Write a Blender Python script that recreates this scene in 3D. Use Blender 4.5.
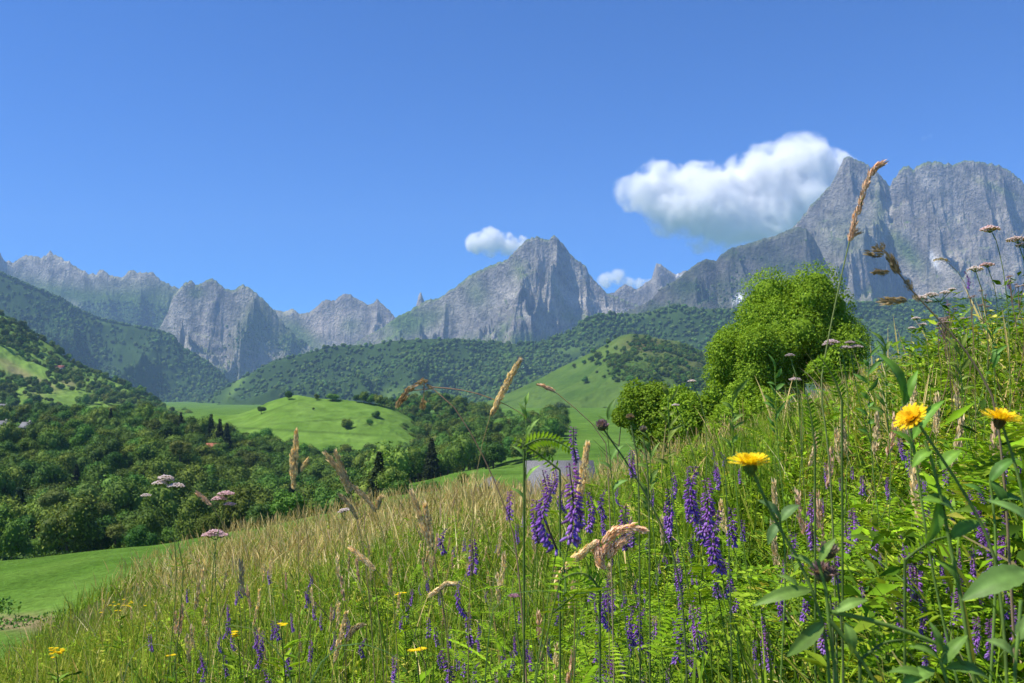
import bpy, math, random
import numpy as np
from mathutils import Vector

for o in list(bpy.data.objects): bpy.data.objects.remove(o)
SC = bpy.context.scene
COL = SC.collection
R = math.radians
rng = np.random.default_rng(7)
random.seed(7)

# ------------------------------------------------------------------ camera
FPX = 900.0
PITCH = math.atan(53.5 / FPX)
cam_d = bpy.data.cameras.new("camera"); cam = bpy.data.objects.new("camera", cam_d); COL.objects.link(cam)
cam_d.sensor_width = 36.0; cam_d.lens = 36.0 * FPX / 1024.0
cam_d.clip_start = 0.02; cam_d.clip_end = 60000
cam.location = (0, 0, 0); cam.rotation_euler = (math.pi / 2 + PITCH, 0, 0)
cam_d.dof.use_dof = True; cam_d.dof.focus_distance = 2.2; cam_d.dof.aperture_fstop = 22
SC.camera = cam

# ------------------------------------------------------------------ light
SUN_EL, SUN_AZ = 57.0, 256.0     # azimuth: degrees clockwise from +Y (view direction) of where the sun stands
sd = Vector((math.sin(R(SUN_AZ)) * math.cos(R(SUN_EL)), math.cos(R(SUN_AZ)) * math.cos(R(SUN_EL)), math.sin(R(SUN_EL))))
W = bpy.data.worlds.new("World"); SC.world = W; W.use_nodes = True
wn = W.node_tree.nodes; wl = W.node_tree.links
wn.clear()
sky = wn.new("ShaderNodeTexSky"); sky.sky_type = 'NISHITA'; sky.sun_disc = False
sky.sun_elevation = R(SUN_EL); sky.sun_rotation = R(SUN_AZ)
sky.altitude = 1500; sky.air_density = 1.0; sky.dust_density = 0.0; sky.ozone_density = 6.0
bg = wn.new("ShaderNodeBackground"); bg.inputs[1].default_value = 0.078
wo = wn.new("ShaderNodeOutputWorld")
tint = wn.new("ShaderNodeVectorMath"); tint.operation = 'MULTIPLY'; tint.inputs[1].default_value = (.50, .97, 1.58)
wl.new(sky.outputs[0], tint.inputs[0]); wl.new(tint.outputs[0], bg.inputs[0]); wl.new(bg.outputs[0], wo.inputs[0])
sun_d = bpy.data.lights.new("sun", 'SUN'); sun_d.energy = 5.0; sun_d.angle = R(0.53); sun_d.color = (1.0, 0.94, 0.82)
sun = bpy.data.objects.new("sun", sun_d); COL.objects.link(sun)
sun.rotation_euler = sd.to_track_quat('Z', 'Y').to_euler()
SC.view_settings.view_transform = 'Standard'; SC.view_settings.look = 'None'
SC.view_settings.exposure = 0.5; SC.view_settings.gamma = 1.0; SC.view_settings.use_curve_mapping = False
SC.render.engine = 'CYCLES'
cy = SC.cycles
cy.use_denoising = True
cy.max_bounces = 24; cy.diffuse_bounces = 3; cy.glossy_bounces = 1; cy.transmission_bounces = 3
cy.transparent_max_bounces = 6; cy.volume_bounces = 22; cy.sample_clamp_indirect = 6
cy.use_adaptive_sampling = True; cy.adaptive_threshold = 0.02
cy.volume_step_rate = 1.0; cy.volume_max_steps = 128
cy.caustics_reflective = False; cy.caustics_refractive = False

HAZE = .85e-4
# ------------------------------------------------------------------ picture <-> world
cP, sP = math.cos(PITCH), math.sin(PITCH)
def ray(px, py):
    a = (np.asarray(px, float) - 512) / FPX; b = (341.5 - np.asarray(py, float)) / FPX
    fy = cP - b * sP
    return a / fy, (sP + b * cP) / fy          # x/Y, z/Y
def P(px, py, Y):
    u, v = ray(px, py); return Vector((float(u) * Y, Y, float(v) * Y))
def topix(x, y, z):
    d = y * cP + z * sP; up = z * cP - y * sP
    return 512 + FPX * x / d, 341.5 - FPX * up / d

# ------------------------------------------------------------------ noise
_perm = np.random.default_rng(3).permutation(4096)
_gr = np.random.default_rng(4).normal(size=(4096, 2)); _gr /= np.linalg.norm(_gr, axis=1)[:, None]
def perlin(x, y, seed=0):
    xi = np.floor(x).astype(np.int64); yi = np.floor(y).astype(np.int64)
    xf = x - xi; yf = y - yi
    def g(ix, iy, fx, fy):
        h = _perm[(_perm[(ix + seed * 131) & 4095] + iy) & 4095]
        gg = _gr[h]; return gg[..., 0] * fx + gg[..., 1] * fy
    s = xf * xf * xf * (xf * (xf * 6 - 15) + 10); t = yf * yf * yf * (yf * (yf * 6 - 15) + 10)
    a = g(xi, yi, xf, yf) * (1 - s) + g(xi + 1, yi, xf - 1, yf) * s
    b = g(xi, yi + 1, xf, yf - 1) * (1 - s) + g(xi + 1, yi + 1, xf - 1, yf - 1) * s
    return (a * (1 - t) + b * t) * 1.5
def fbm(x, y, oct=5, seed=0, gain=0.5):
    r = 0; a = 1; s = 0
    for i in range(oct):
        r = r + a * perlin(x * 2 ** i + 17.3 * i, y * 2 ** i + 9.1 * i, seed + i); s += a; a *= gain
    return r / s
def ridged(x, y, oct=5, seed=0, gain=0.5):
    r = 0; a = 1; s = 0; w = 1
    for i in range(oct):
        n = np.abs(perlin(x * 2 ** i + 5.3 * i, y * 2 ** i + 3.7 * i, seed + i))
        r = r + a * n; s += a; a *= gain
    return r / s
def alpine(x, y, oct=8, seed=0, gain=.60):
    """ridged multifractal, each octave turned and weighted by the last: sharp branching ridges. 0..1, 1 on the ridges"""
    r = 0; a = 1; s = 0; w = 1; c_, s_ = math.cos(.65), math.sin(.65)
    for i in range(oct):
        n = (1 - np.minimum(np.abs(perlin(x, y, seed + i)) * 1.9, 1)) ** 2 * w
        r = r + a * n; s += a; a *= gain; w = np.clip(n * 1.8, 0, 1) * .85 + .15
        x, y = (x * c_ - y * s_) * 2.03 + 3.1, (x * s_ + y * c_) * 2.03 + 7.7
    return r / s
def sstep(a, b, x):
    t = np.clip((x - a) / (b - a), 0, 1); return t * t * (3 - 2 * t)
def mixc(c1, c2, k):
    k = np.asarray(k)[..., None]; return np.asarray(c1) * (1 - k) + np.asarray(c2) * k

# ------------------------------------------------------------------ mesh helpers
def mesh_np(name, V, F, mat=None, C=None, smooth=False, parent=None, link=True, mats=None, midx=None):
    """V (n,3), F (m,3 or 4) or list of such arrays; C (n,3) colours."""
    V = np.asarray(V, np.float32)
    Fs = F if isinstance(F, list) else [F]
    me = bpy.data.meshes.new(name)
    me.vertices.add(len(V)); me.vertices.foreach_set("co", V.ravel())
    loops = np.concatenate([f.ravel() for f in Fs]).astype(np.int32)
    sizes = np.concatenate([np.full(len(f), f.shape[1]) for f in Fs])
    starts = np.concatenate([[0], np.cumsum(sizes)[:-1]]).astype(np.int32)
    me.loops.add(len(loops)); me.loops.foreach_set("vertex_index", loops)
    me.polygons.add(len(sizes)); me.polygons.foreach_set("loop_start", starts)
    me.update(calc_edges=True)
    if smooth: me.polygons.foreach_set("use_smooth", np.ones(len(sizes), bool))
    if C is not None:
        at = me.color_attributes.new("Col", 'FLOAT_COLOR', 'POINT')
        c4 = np.ones((len(V), 4), np.float32); c4[:, :3] = C
        at.data.foreach_set("color", c4.ravel())
    if mat: me.materials.append(mat)
    ob = bpy.data.objects.new(name, me)
    if link: COL.objects.link(ob)
    if parent: ob.parent = parent
    return ob
def tag(o, label=None, cat=None, group=None, kind=None):
    if label: o["label"] = label
    if cat: o["category"] = cat
    if group: o["group"] = group
    if kind: o["kind"] = kind
    return o
def empty(name, loc, label=None, cat=None, group=None):
    o = bpy.data.objects.new(name, None); o.location = loc; o.empty_display_size = .1; COL.objects.link(o)
    return tag(o, label, cat, group)

class Acc:
    def __init__(s): s.V = []; s.T = []; s.Q = []; s.C = []; s.n = 0
    def add(s, V, F, C):
        V = np.asarray(V, float).reshape(-1, 3); F = np.asarray(F, int)
        C = np.asarray(C, float)
        if C.ndim == 1: C = np.tile(C, (len(V), 1))
        (s.Q if F.shape[1] == 4 else s.T).append(F + s.n)
        s.V.append(V); s.C.append(C); s.n += len(V)
    def build(s, name, mat, parent=None, smooth=True, link=True, origin=None):
        V = np.concatenate(s.V)
        if origin is not None: V = V - np.asarray(origin)
        F = []
        if s.Q: F.append(np.concatenate(s.Q))
        if s.T: F.append(np.concatenate(s.T))
        return mesh_np(name, V, F, mat, np.concatenate(s.C), smooth, parent, link)

def tube(acc, pts, rad, col, n=6):
    """a round tapering tube through pts (k,3)"""
    pts = np.asarray([tuple(p) for p in pts], float); k = len(pts)
    rad = np.full(k, rad) if np.isscalar(rad) else np.interp(np.linspace(0, 1, k), np.linspace(0, 1, len(rad)), rad)
    T = np.gradient(pts, axis=0); T /= np.linalg.norm(T, axis=1)[:, None] + 1e-12
    ref = np.array([0.13, 0.97, 0.2]); A = np.cross(T, ref); A /= np.linalg.norm(A, axis=1)[:, None] + 1e-12
    B = np.cross(T, A)
    th = np.linspace(0, 2 * np.pi, n, endpoint=False)
    V = pts[:, None] + rad[:, None, None] * (np.cos(th)[None, :, None] * A[:, None] + np.sin(th)[None, :, None] * B[:, None])
    V = V.reshape(-1, 3)
    i = np.arange(k - 1)[:, None] * n; j = np.arange(n)[None]; j2 = (j + 1) % n
    F = np.stack([i + j, i + j2, i + n + j2, i + n + j], -1).reshape(-1, 4)
    acc.add(V, F, col)
def smooth_path(pts, n=12):
    """rounded path through a control polygon (corner cutting, ends kept), n points evenly spaced"""
    p = np.array([tuple(q) for q in pts], float)
    for _ in range(3):
        if len(p) < 3: break
        a, b = p[:-1], p[1:]
        q = np.empty((2 * len(a), 3)); q[0::2] = a * .75 + b * .25; q[1::2] = a * .25 + b * .75
        p = np.concatenate([p[:1], q[1:-1], p[-1:]])
    d = np.concatenate([[0], np.cumsum(np.linalg.norm(np.diff(p, axis=0), axis=1))]); t = np.linspace(0, d[-1], n)
    return np.stack([np.interp(t, d, p[:, k]) for k in range(3)], 1)

def ribbons(acc, pos, H, Wd, az, lean, bend, prof, col, coltip=None, face=None):
    """n grass blades at once. pos (n,3); lean: tilt (rad) at base, bend: extra tilt at the tip; prof: width profile list"""
    n = len(pos); k = len(prof); prof = np.asarray(prof, float)
    t = np.linspace(0, 1, k)
    ang = lean[:, None] + bend[:, None] * t[None] ** 1.3
    dl = H[:, None] / (k - 1)
    dx = np.sin(ang) * dl; dz = np.cos(ang) * dl
    hx = np.concatenate([np.zeros((n, 1)), np.cumsum(dx[:, 1:], 1)], 1); hz = np.concatenate([np.zeros((n, 1)), np.cumsum(dz[:, 1:], 1)], 1)
    ca, sa = np.cos(az), np.sin(az)
    cx = pos[:, 0:1] + hx * ca[:, None]; cyy = pos[:, 1:2] + hx * sa[:, None]; cz = pos[:, 2:3] + hz
    fa = az + np.pi / 2 if face is None else face
    fx, fy = np.cos(fa)[:, None] * Wd[:, None] * prof[None] * .5, np.sin(fa)[:, None] * Wd[:, None] * prof[None] * .5
    L = np.stack([cx - fx, cyy - fy, cz], -1); Rr = np.stack([cx + fx, cyy + fy, cz], -1)
    V = np.stack([L, Rr], 2).reshape(-1, 3)              # n,k,2
    base = (np.arange(n) * k * 2)[:, None] + (np.arange(k - 1) * 2)[None]
    F = np.stack([base, base + 1, base + 3, base + 2], -1).reshape(-1, 4)
    if coltip is None: coltip = col
    C = col[:, None, :] * (1 - t[None, :, None]) + coltip[:, None, :] * t[None, :, None]
    C = np.repeat(C, 2, axis=1).reshape(-1, 3)
    acc.add(V, F, C)

def leaves(acc, pos, D, N, L, Wd, col, fold=0.25):
    """n diamond leaves: pos base, D direction, N normal-ish"""
    D = D / (np.linalg.norm(D, axis=1)[:, None] + 1e-9)
    S = np.cross(D, N); S /= np.linalg.norm(S, axis=1)[:, None] + 1e-9
    N2 = np.cross(S, D)
    L = L[:, None]; Wd = Wd[:, None]
    b = pos; tip = pos + D * L - N2 * L * .12
    m = pos + D * L * .45
    l = m - S * Wd * .5 + N2 * Wd * fold; r = m + S * Wd * .5 + N2 * Wd * fold
    V = np.stack([b, r, tip, l], 1).reshape(-1, 3)
    n = len(pos); i = np.arange(n)[:, None] * 4
    # two triangles folded on the midrib
    F = np.concatenate([np.concatenate([i, i + 1, i + 2], 1), np.concatenate([i, i + 2, i + 3], 1)])
    acc.add(V, F, np.repeat(col, 4, axis=0))

def ico(sub=1):
    t = (1 + 5 ** .5) / 2
    V = np.array([(-1, t, 0), (1, t, 0), (-1, -t, 0), (1, -t, 0), (0, -1, t), (0, 1, t), (0, -1, -t), (0, 1, -t), (t, 0, -1), (t, 0, 1), (-t, 0, -1), (-t, 0, 1)], float)
    F = [(0, 11, 5), (0, 5, 1), (0, 1, 7), (0, 7, 10), (0, 10, 11), (1, 5, 9), (5, 11, 4), (11, 10, 2), (10, 7, 6), (7, 1, 8), (3, 9, 4), (3, 4, 2), (3, 2, 6), (3, 6, 8), (3, 8, 9), (4, 9, 5), (2, 4, 11), (6, 2, 10), (8, 6, 7), (9, 8, 1)]
    V = list(V / np.linalg.norm(V[0]))
    for _ in range(sub):
        c = {}; nf = []
        def mid(a, b):
            k = (min(a, b), max(a, b))
            if k not in c:
                m = V[a] + V[b]; V.append(m / np.linalg.norm(m)); c[k] = len(V) - 1
            return c[k]
        for a, b, d in F:
            ab, bd, da = mid(a, b), mid(b, d), mid(d, a); nf += [(a, ab, da), (b, bd, ab), (d, da, bd), (ab, bd, da)]
        F = nf
    return np.array(V), np.array(F)
ICO1, ICO2, ICO3 = ico(1), ico(2), ico(3)
ICO0 = ico(0)

# ------------------------------------------------------------------ materials
def newmat(name):
    m = bpy.data.materials.new(name); m.use_nodes = True; nt = m.node_tree; nt.nodes.clear()
    return m, nt, nt.nodes.new("ShaderNodeOutputMaterial")
def N(nt, t, **kw):
    n = nt.nodes.new(t)
    for k, v in kw.items():
        if k.startswith("i_"):
            n.inputs[k[2:].replace("_", " ")].default_value = v
        else: setattr(n, k, v)
    return n
def mat_foliage(name, trans=0.35, rough=0.45, spec=0.25, hv=0.0, vv=0.0, tint=(1, 1, 1), noise=None, cloudy=None):
    """leaf material: colour attribute -> diffuse/gloss + light passing through the leaf; random hue and value per object"""
    m, nt, out = newmat(name); L = nt.links
    a = N(nt, "ShaderNodeAttribute", attribute_name="Col")
    c = a.outputs["Color"]
    if hv or vv:
        oi = N(nt, "ShaderNodeObjectInfo"); hs = N(nt, "ShaderNodeHueSaturation")
        mr = N(nt, "ShaderNodeMapRange"); mr.inputs["To Min"].default_value = .5 - hv; mr.inputs["To Max"].default_value = .5 + hv
        L.new(oi.outputs["Random"], mr.inputs["Value"]); L.new(mr.outputs[0], hs.inputs["Hue"])
        mul = N(nt, "ShaderNodeMath", operation='MULTIPLY'); mul.inputs[1].default_value = 7.31
        fr = N(nt, "ShaderNodeMath", operation='FRACT'); L.new(oi.outputs["Random"], mul.inputs[0]); L.new(mul.outputs[0], fr.inputs[0])
        mr2 = N(nt, "ShaderNodeMapRange"); mr2.inputs["To Min"].default_value = 1 - vv; mr2.inputs["To Max"].default_value = 1 + vv
        L.new(fr.outputs[0], mr2.inputs["Value"]); L.new(mr2.outputs[0], hs.inputs["Value"])
        L.new(c, hs.inputs["Color"]); c = hs.outputs[0]
    if noise:
        nz = N(nt, "ShaderNodeTexNoise", i_Scale=noise, i_Detail=3.0); g = N(nt, "ShaderNodeNewGeometry")
        L.new(g.outputs["Position"], nz.inputs["Vector"])
        mr3 = N(nt, "ShaderNodeMapRange"); mr3.inputs["From Min"].default_value = .3; mr3.inputs["From Max"].default_value = .7
        mr3.inputs["To Min"].default_value = .75; mr3.inputs["To Max"].default_value = 1.25
        L.new(nz.outputs["Fac"], mr3.inputs["Value"])
        vm = N(nt, "ShaderNodeVectorMath", operation='SCALE'); L.new(c, vm.inputs[0]); L.new(mr3.outputs[0], vm.inputs["Scale"]); c = vm.outputs[0]
    p = N(nt, "ShaderNodeBsdfPrincipled"); p.inputs["Roughness"].default_value = rough; p.inputs["Specular IOR Level"].default_value = spec
    L.new(c, p.inputs["Base Color"])
    if trans > 0:
        tr = N(nt, "ShaderNodeBsdfTranslucent")
        tm = N(nt, "ShaderNodeVectorMath", operation='MULTIPLY'); tm.inputs[1].default_value = (1.25, 1.15, .55)
        L.new(c, tm.inputs[0]); L.new(tm.outputs[0], tr.inputs["Color"])
        mx = N(nt, "ShaderNodeMixShader"); mx.inputs[0].default_value = trans
        L.new(p.outputs[0], mx.inputs[1]); L.new(tr.outputs[0], mx.inputs[2]); L.new(mx.outputs[0], out.inputs[0])
    else: L.new(p.outputs[0], out.inputs[0])
    return m
def mat_ground(name, s1, s2, amt=0.35, bump=0.0, bscale=1.0, rough=1.0, stretch=(1, 1, 1)):
    """vertex colours x procedural noise at two scales (world metres) with bump"""
    m, nt, out = newmat(name); L = nt.links
    a = N(nt, "ShaderNodeAttribute", attribute_name="Col"); g = N(nt, "ShaderNodeNewGeometry")
    mp = N(nt, "ShaderNodeMapping"); mp.inputs["Scale"].default_value = stretch; L.new(g.outputs["Position"], mp.inputs["Vector"])
    n1 = N(nt, "ShaderNodeTexNoise", i_Scale=s1, i_Detail=6.0, i_Roughness=.65); L.new(mp.outputs[0], n1.inputs["Vector"])
    n2 = N(nt, "ShaderNodeTexNoise", i_Scale=s2, i_Detail=4.0, i_Roughness=.6); L.new(mp.outputs[0], n2.inputs["Vector"])
    ad = N(nt, "ShaderNodeMath", operation='ADD'); L.new(n1.outputs["Fac"], ad.inputs[0]); L.new(n2.outputs["Fac"], ad.inputs[1])
    mr = N(nt, "ShaderNodeMapRange"); mr.inputs["From Min"].default_value = .7; mr.inputs["From Max"].default_value = 1.3
    mr.inputs["To Min"].default_value = 1 - amt; mr.inputs["To Max"].default_value = 1 + amt
    L.new(ad.outputs[0], mr.inputs["Value"])
    vm = N(nt, "ShaderNodeVectorMath", operation='SCALE'); L.new(a.outputs["Color"], vm.inputs[0]); L.new(mr.outputs[0], vm.inputs["Scale"])
    p = N(nt, "ShaderNodeBsdfPrincipled"); p.inputs["Roughness"].default_value = rough; p.inputs["Specular IOR Level"].default_value = .0
    L.new(vm.outputs[0], p.inputs["Base Color"])
    if bump:
        b = N(nt, "ShaderNodeBump"); b.inputs["Strength"].default_value = bump; b.inputs["Distance"].default_value = bscale
        L.new(ad.outputs[0], b.inputs["Height"]); L.new(b.outputs[0], p.inputs["Normal"])
    L.new(p.outputs[0], out.inputs[0])
    return m
def mat_plain(name, col, rough=.8, nscale=3.0, amt=.2, bump=0.1):
    m, nt, out = newmat(name); L = nt.links
    tc = N(nt, "ShaderNodeTexCoord"); nz = N(nt, "ShaderNodeTexNoise", i_Scale=nscale, i_Detail=5.0); L.new(tc.outputs["Object"], nz.inputs["Vector"])
    mr = N(nt, "ShaderNodeMapRange"); mr.inputs["From Min"].default_value = .3; mr.inputs["From Max"].default_value = .7
    mr.inputs["To Min"].default_value = 1 - amt; mr.inputs["To Max"].default_value = 1 + amt; L.new(nz.outputs["Fac"], mr.inputs["Value"])
    vm = N(nt, "ShaderNodeVectorMath", operation='SCALE'); vm.inputs[0].default_value = col; L.new(mr.outputs[0], vm.inputs["Scale"])
    p = N(nt, "ShaderNodeBsdfPrincipled"); p.inputs["Roughness"].default_value = rough; L.new(vm.outputs[0], p.inputs["Base Color"])
    if bump:
        b = N(nt, "ShaderNodeBump"); b.inputs["Strength"].default_value = bump; L.new(nz.outputs["Fac"], b.inputs["Height"]); L.new(b.outputs[0], p.inputs["Normal"])
    L.new(p.outputs[0], out.inputs[0]); return m

M_ROCK = mat_ground("mountain_rock", .02, .09, .34, bump=1.0, bscale=16, stretch=(1, 1, .8))
M_HILL = mat_ground("hill_grass", .02, .15, .22, bump=.5, bscale=1.5)
M_FIELD = mat_ground("field_grass", .15, 1.6, .38, bump=1.0, bscale=.4)
M_SOIL = mat_ground("meadow_soil", 1.0, 9.0, .4, bump=.6, bscale=.05)
M_FAR = mat_foliage("far_crowns", trans=0.0, rough=.9, spec=.05, hv=.022, vv=.38, noise=.35)
M_WOOD = mat_foliage("wood_leaves", trans=.12, rough=.6, spec=.1, hv=.035, vv=.4)
M_LEAF = mat_foliage("tree_leaves", trans=.3, rough=.6, spec=.1)
M_GRASS = mat_foliage("grass_blades", trans=.28, rough=.6, spec=.06)
M_HERB = mat_foliage("herb_leaves", trans=.28, rough=.6, spec=.06, noise=70)
M_BIG = mat_foliage("broad_leaves", trans=.3, rough=.5, spec=.22, noise=90)
M_PETAL = mat_foliage("petals", trans=.3, rough=.6, spec=.1)
M_DRY = mat_foliage("dry_straw", trans=.2, rough=.8, spec=.05)
M_BARK = mat_plain("bark", (.10, .075, .05), .9, 6.0, .35, .5)

# ------------------------------------------------------------------ scatter (only for stuff)
def scatter(name, pts, sc, srcs, label, cat, rot=None, seed=0):
    me = bpy.data.meshes.new(name); n = len(pts)
    me.vertices.add(n); me.vertices.foreach_set("co", np.asarray(pts, np.float32).ravel())
    r = np.random.default_rng(seed)
    for nm, arr in (("sc", sc), ("rz", r.uniform(0, 6.28, n)), ("tilt", r.uniform(.82, 1.2, n))):
        a = me.attributes.new(nm, 'FLOAT', 'POINT'); a.data.foreach_set("value", np.asarray(arr, np.float32))
    a = me.attributes.new("pick", 'INT', 'POINT'); a.data.foreach_set("value", r.integers(0, len(srcs), n).astype(np.int32))
    ob = bpy.data.objects.new(name, me); COL.objects.link(ob); tag(ob, label, cat, kind="stuff")
    c = bpy.data.collections.new(name + "_source")
    for s in srcs: c.objects.link(s)
    ng = bpy.data.node_groups.new(name, "GeometryNodeTree")
    ng.interface.new_socket("Geometry", in_out='INPUT', socket_type='NodeSocketGeometry')
    ng.interface.new_socket("Geometry", in_out='OUTPUT', socket_type='NodeSocketGeometry')
    nn = ng.nodes; L = ng.links
    gi = nn.new("NodeGroupInput"); go = nn.new("NodeGroupOutput")
    ci = nn.new("GeometryNodeCollectionInfo"); ci.inputs["Collection"].default_value = c
    ci.inputs["Separate Children"].default_value = True; ci.inputs["Reset Children"].default_value = True
    ip = nn.new("GeometryNodeInstanceOnPoints"); ip.inputs["Pick Instance"].default_value = True
    def att(nm, ty='FLOAT'):
        q = nn.new("GeometryNodeInputNamedAttribute"); q.data_type = ty; q.inputs["Name"].default_value = nm; return q.outputs["Attribute"]
    cb = nn.new("ShaderNodeCombineXYZ"); L.new(att("rz"), cb.inputs[2])
    s3 = nn.new("ShaderNodeCombineXYZ"); L.new(att("sc"), s3.inputs[0]); L.new(att("sc"), s3.inputs[1])
    ml = nn.new("ShaderNodeMath"); ml.operation = 'MULTIPLY'; L.new(att("sc"), ml.inputs[0]); L.new(att("tilt"), ml.inputs[1]); L.new(ml.outputs[0], s3.inputs[2])
    L.new(gi.outputs[0], ip.inputs["Points"]); L.new(ci.outputs[0], ip.inputs["Instance"]); L.new(att("pick", 'INT'), ip.inputs["Instance Index"])
    L.new(cb.outputs[0], ip.inputs["Rotation"]); L.new(s3.outputs[0], ip.inputs["Scale"]); L.new(ip.outputs[0], go.inputs[0])
    md = ob.modifiers.new("scatter", 'NODES'); md.node_group = ng
    return ob
# ================================================================== terrain
def hill(name, sky, Yc, Yb, base, mat, colf, step=.8, nr=120, nb=14, prof=1.0, relief=0, L0=200., squash=.35, jag=.0, jagf=.25,
         wob=.04, seed=1, backdrop=.5, oct=6, gain=.55, lrel=0, Lr=500, ppow=8, alp=0, La=420., gul=22.):
    """a hill or mountain: its crest follows the skyline (picture points) at real distance Yc, its foot lies at Yb; real relief cut into it"""
    sky = np.array(sky, float); us, vs = ray(sky[:, 0], sky[:, 1])
    px = np.arange(sky[0, 0], sky[-1, 0] + step, step); u = (px - 512) / FPX
    S = np.interp(u, us, vs)
    S = S + jag / FPX * (fbm(px * jagf, px * 0 + seed, 4, seed) * 2 - .6 * np.abs(fbm(px * jagf * .4, px * 0 + 2.2, 3, seed + 3)))
    base = np.array(base, float); bu, bv = ray(base[:, 0], base[:, 1]); Bv = np.interp(u, bu, bv)
    Ycu = Yc * (1 + .5 * wob * fbm(px / 190., px * 0 + .5, 2, seed + 7) * 2)
    t = np.concatenate([np.linspace(0, 1, nr), 1 + np.linspace(.03, .5, nb)])[:, None]
    Y = Yb + (Ycu[None] - Yb) * t
    kk = np.exp(-np.linspace(-2.2, 2.2, int(44 / step) | 1) ** 2); kk /= kk.sum(); hw = len(kk) // 2
    Ss = np.convolve(np.concatenate([np.full(hw, S[0]), S, np.full(hw, S[-1])]), kk, 'valid')
    Ss = np.minimum(Ss, S + 9 / FPX)
    zb = Bv[None] * Yb
    if alp:      # spurs wander off sideways as they come down from the crest instead of dropping straight
        tc = np.clip(t, 0, 1); sh = (1 - tc) * 70 * fbm(px[None] / 90 + 3.3, tc * 1.6 + seed * .37, 3, seed + 5) * 2 + (1 - tc) * 26 * math.sin(seed)
        So = np.interp((px[None] + sh - 512) / FPX, u, S); wS = tc ** 3; mixS = np.minimum(So * .75 + Ss[None] * .25, S[None] + 9 / FPX)
        zc = (S[None] * wS + mixS * (1 - wS)) * Ycu[None]
    else:
        wS = np.clip(t, 0, 1) ** 13; zc = (S[None] * wS + Ss[None] * (1 - wS)) * Ycu[None]
    tt = np.minimum(t, 1)
    pr = tt ** prof if prof >= 1 else 1 - (1 - tt) ** (1 / prof)
    Z = zb + (zc - zb) * pr
    Hh = np.maximum(zc - zb, 1)
    X = u[None] * Y
    env = (1 - tt ** ppow) * sstep(0, .05, tt)
    hfac = np.minimum(1, Hh / (np.median(Hh)))
    if alp:
        wx = X + La * .35 * fbm(X / La, Y / La, 3, seed + 50); wy = Y + La * .35 * fbm(X / La + 7, Y / La, 3, seed + 51)
        Z = Z - alp * (1 - tt ** 12) * sstep(0, .05, tt) * hfac * (1 - alpine(wx / La, wy / La * .62 + X / La * .25, 8, seed + 60)) ** 1.1
    if alp > 200 and gul:      # steep runnels down the rock
        gx = X + .35 * Z + 60 * fbm(X / 130, Y / 130, 3, seed + 70); m_ = sstep(-.25, .25, fbm(X / 200, Y / 200, 3, seed + 71))
        Z = Z - gul * (1 - tt ** 14) * sstep(0, .05, tt) * hfac * (ridged(gx / 75, Y / 260, 5, seed + 72, .62) * 2 * m_ + ridged(X / 60, Y / 60, 4, seed + 73, .6) * 1.6)
        ph = Z + .32 * X * math.cos(seed) + 45 * fbm(X / 160, Y / 160, 3, seed + 74); am = (.4 + sstep(-.1, .25, fbm(X / 140, Y / 140, 2, seed + 75))) * (1 - tt ** 14) * sstep(0, .1, tt)
        Z = Z + am * (6.5 * np.sin(ph * 6.283 / 62) + 2.6 * np.sin(ph * 6.283 / 23 + 1.3))     # tilted ledges
    if lrel:
        wx = X * .85 + (Y + Z) * .5 + Lr * .45 * fbm(X / Lr, Y / Lr, 3, seed + 50)
        Z = Z - lrel * env * hfac * ridged(wx / Lr, (Y + Z - X * .5) / Lr * .8, 2, seed + 20, .4) * 2
    if relief:
        wx = X + (Y + Z) * .28 * np.sin(seed) + L0 * .6 * fbm(X / L0 * .7, Y / L0 * .7, 3, seed + 30)
        wy = Y + L0 * .3 * fbm(X / L0 * .9, Y / L0 * .9, 3, seed + 31)
        Z = Z - relief * env * hfac * ridged(wx / L0, (wy + Z) / L0 * (squash + .15), oct, seed + 10, gain) * 2
    if relief > 9999: Z = Z - relief * .38 * env * hfac * ridged((X + 40 * fbm(X / 60, Z / 60, 2, seed)) / 110, (Y + Z) / 130, 5, seed + 60, .6) * 2
    back = np.maximum(t - 1, 0)
    Z = np.where(t > 1, zc - back * (Yc - Yb) * backdrop * 2 - relief * .3 * ridged(X / L0, Y / L0, 4, seed) * np.minimum(back * 6, 1), Z)
    nrw, nc = Z.shape
    V = np.stack([X, Y * np.ones_like(X), Z], -1)
    dzx = np.gradient(Z, axis=1) / (np.gradient(X, axis=1) + 1e-9); dzy = np.gradient(Z, axis=0) / (np.gradient(Y * np.ones_like(X), axis=0) + 1e-9)
    nz = 1 / np.sqrt(1 + dzx ** 2 + dzy ** 2)
    PX, PY = topix(V[..., 0], V[..., 1], V[..., 2])
    info = dict(X=X, Y=V[..., 1], Z=Z, nz=nz, t=t * np.ones_like(Z), PX=PX, PY=PY, hf=(Z - zb) / Hh, nc=nc, nr=nrw, V=V)
    C = colf(info)
    i = np.arange(nrw - 1)[:, None] * nc; j = np.arange(nc - 1)[None]
    F = np.stack([i + j, i + j + 1, i + nc + j + 1, i + nc + j], -1).reshape(-1, 4)
    o = mesh_np(name, V.reshape(-1, 3), F, mat, C.reshape(-1, 3), True)
    tag(o, kind="structure"); info['C'] = C
    return info
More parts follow.
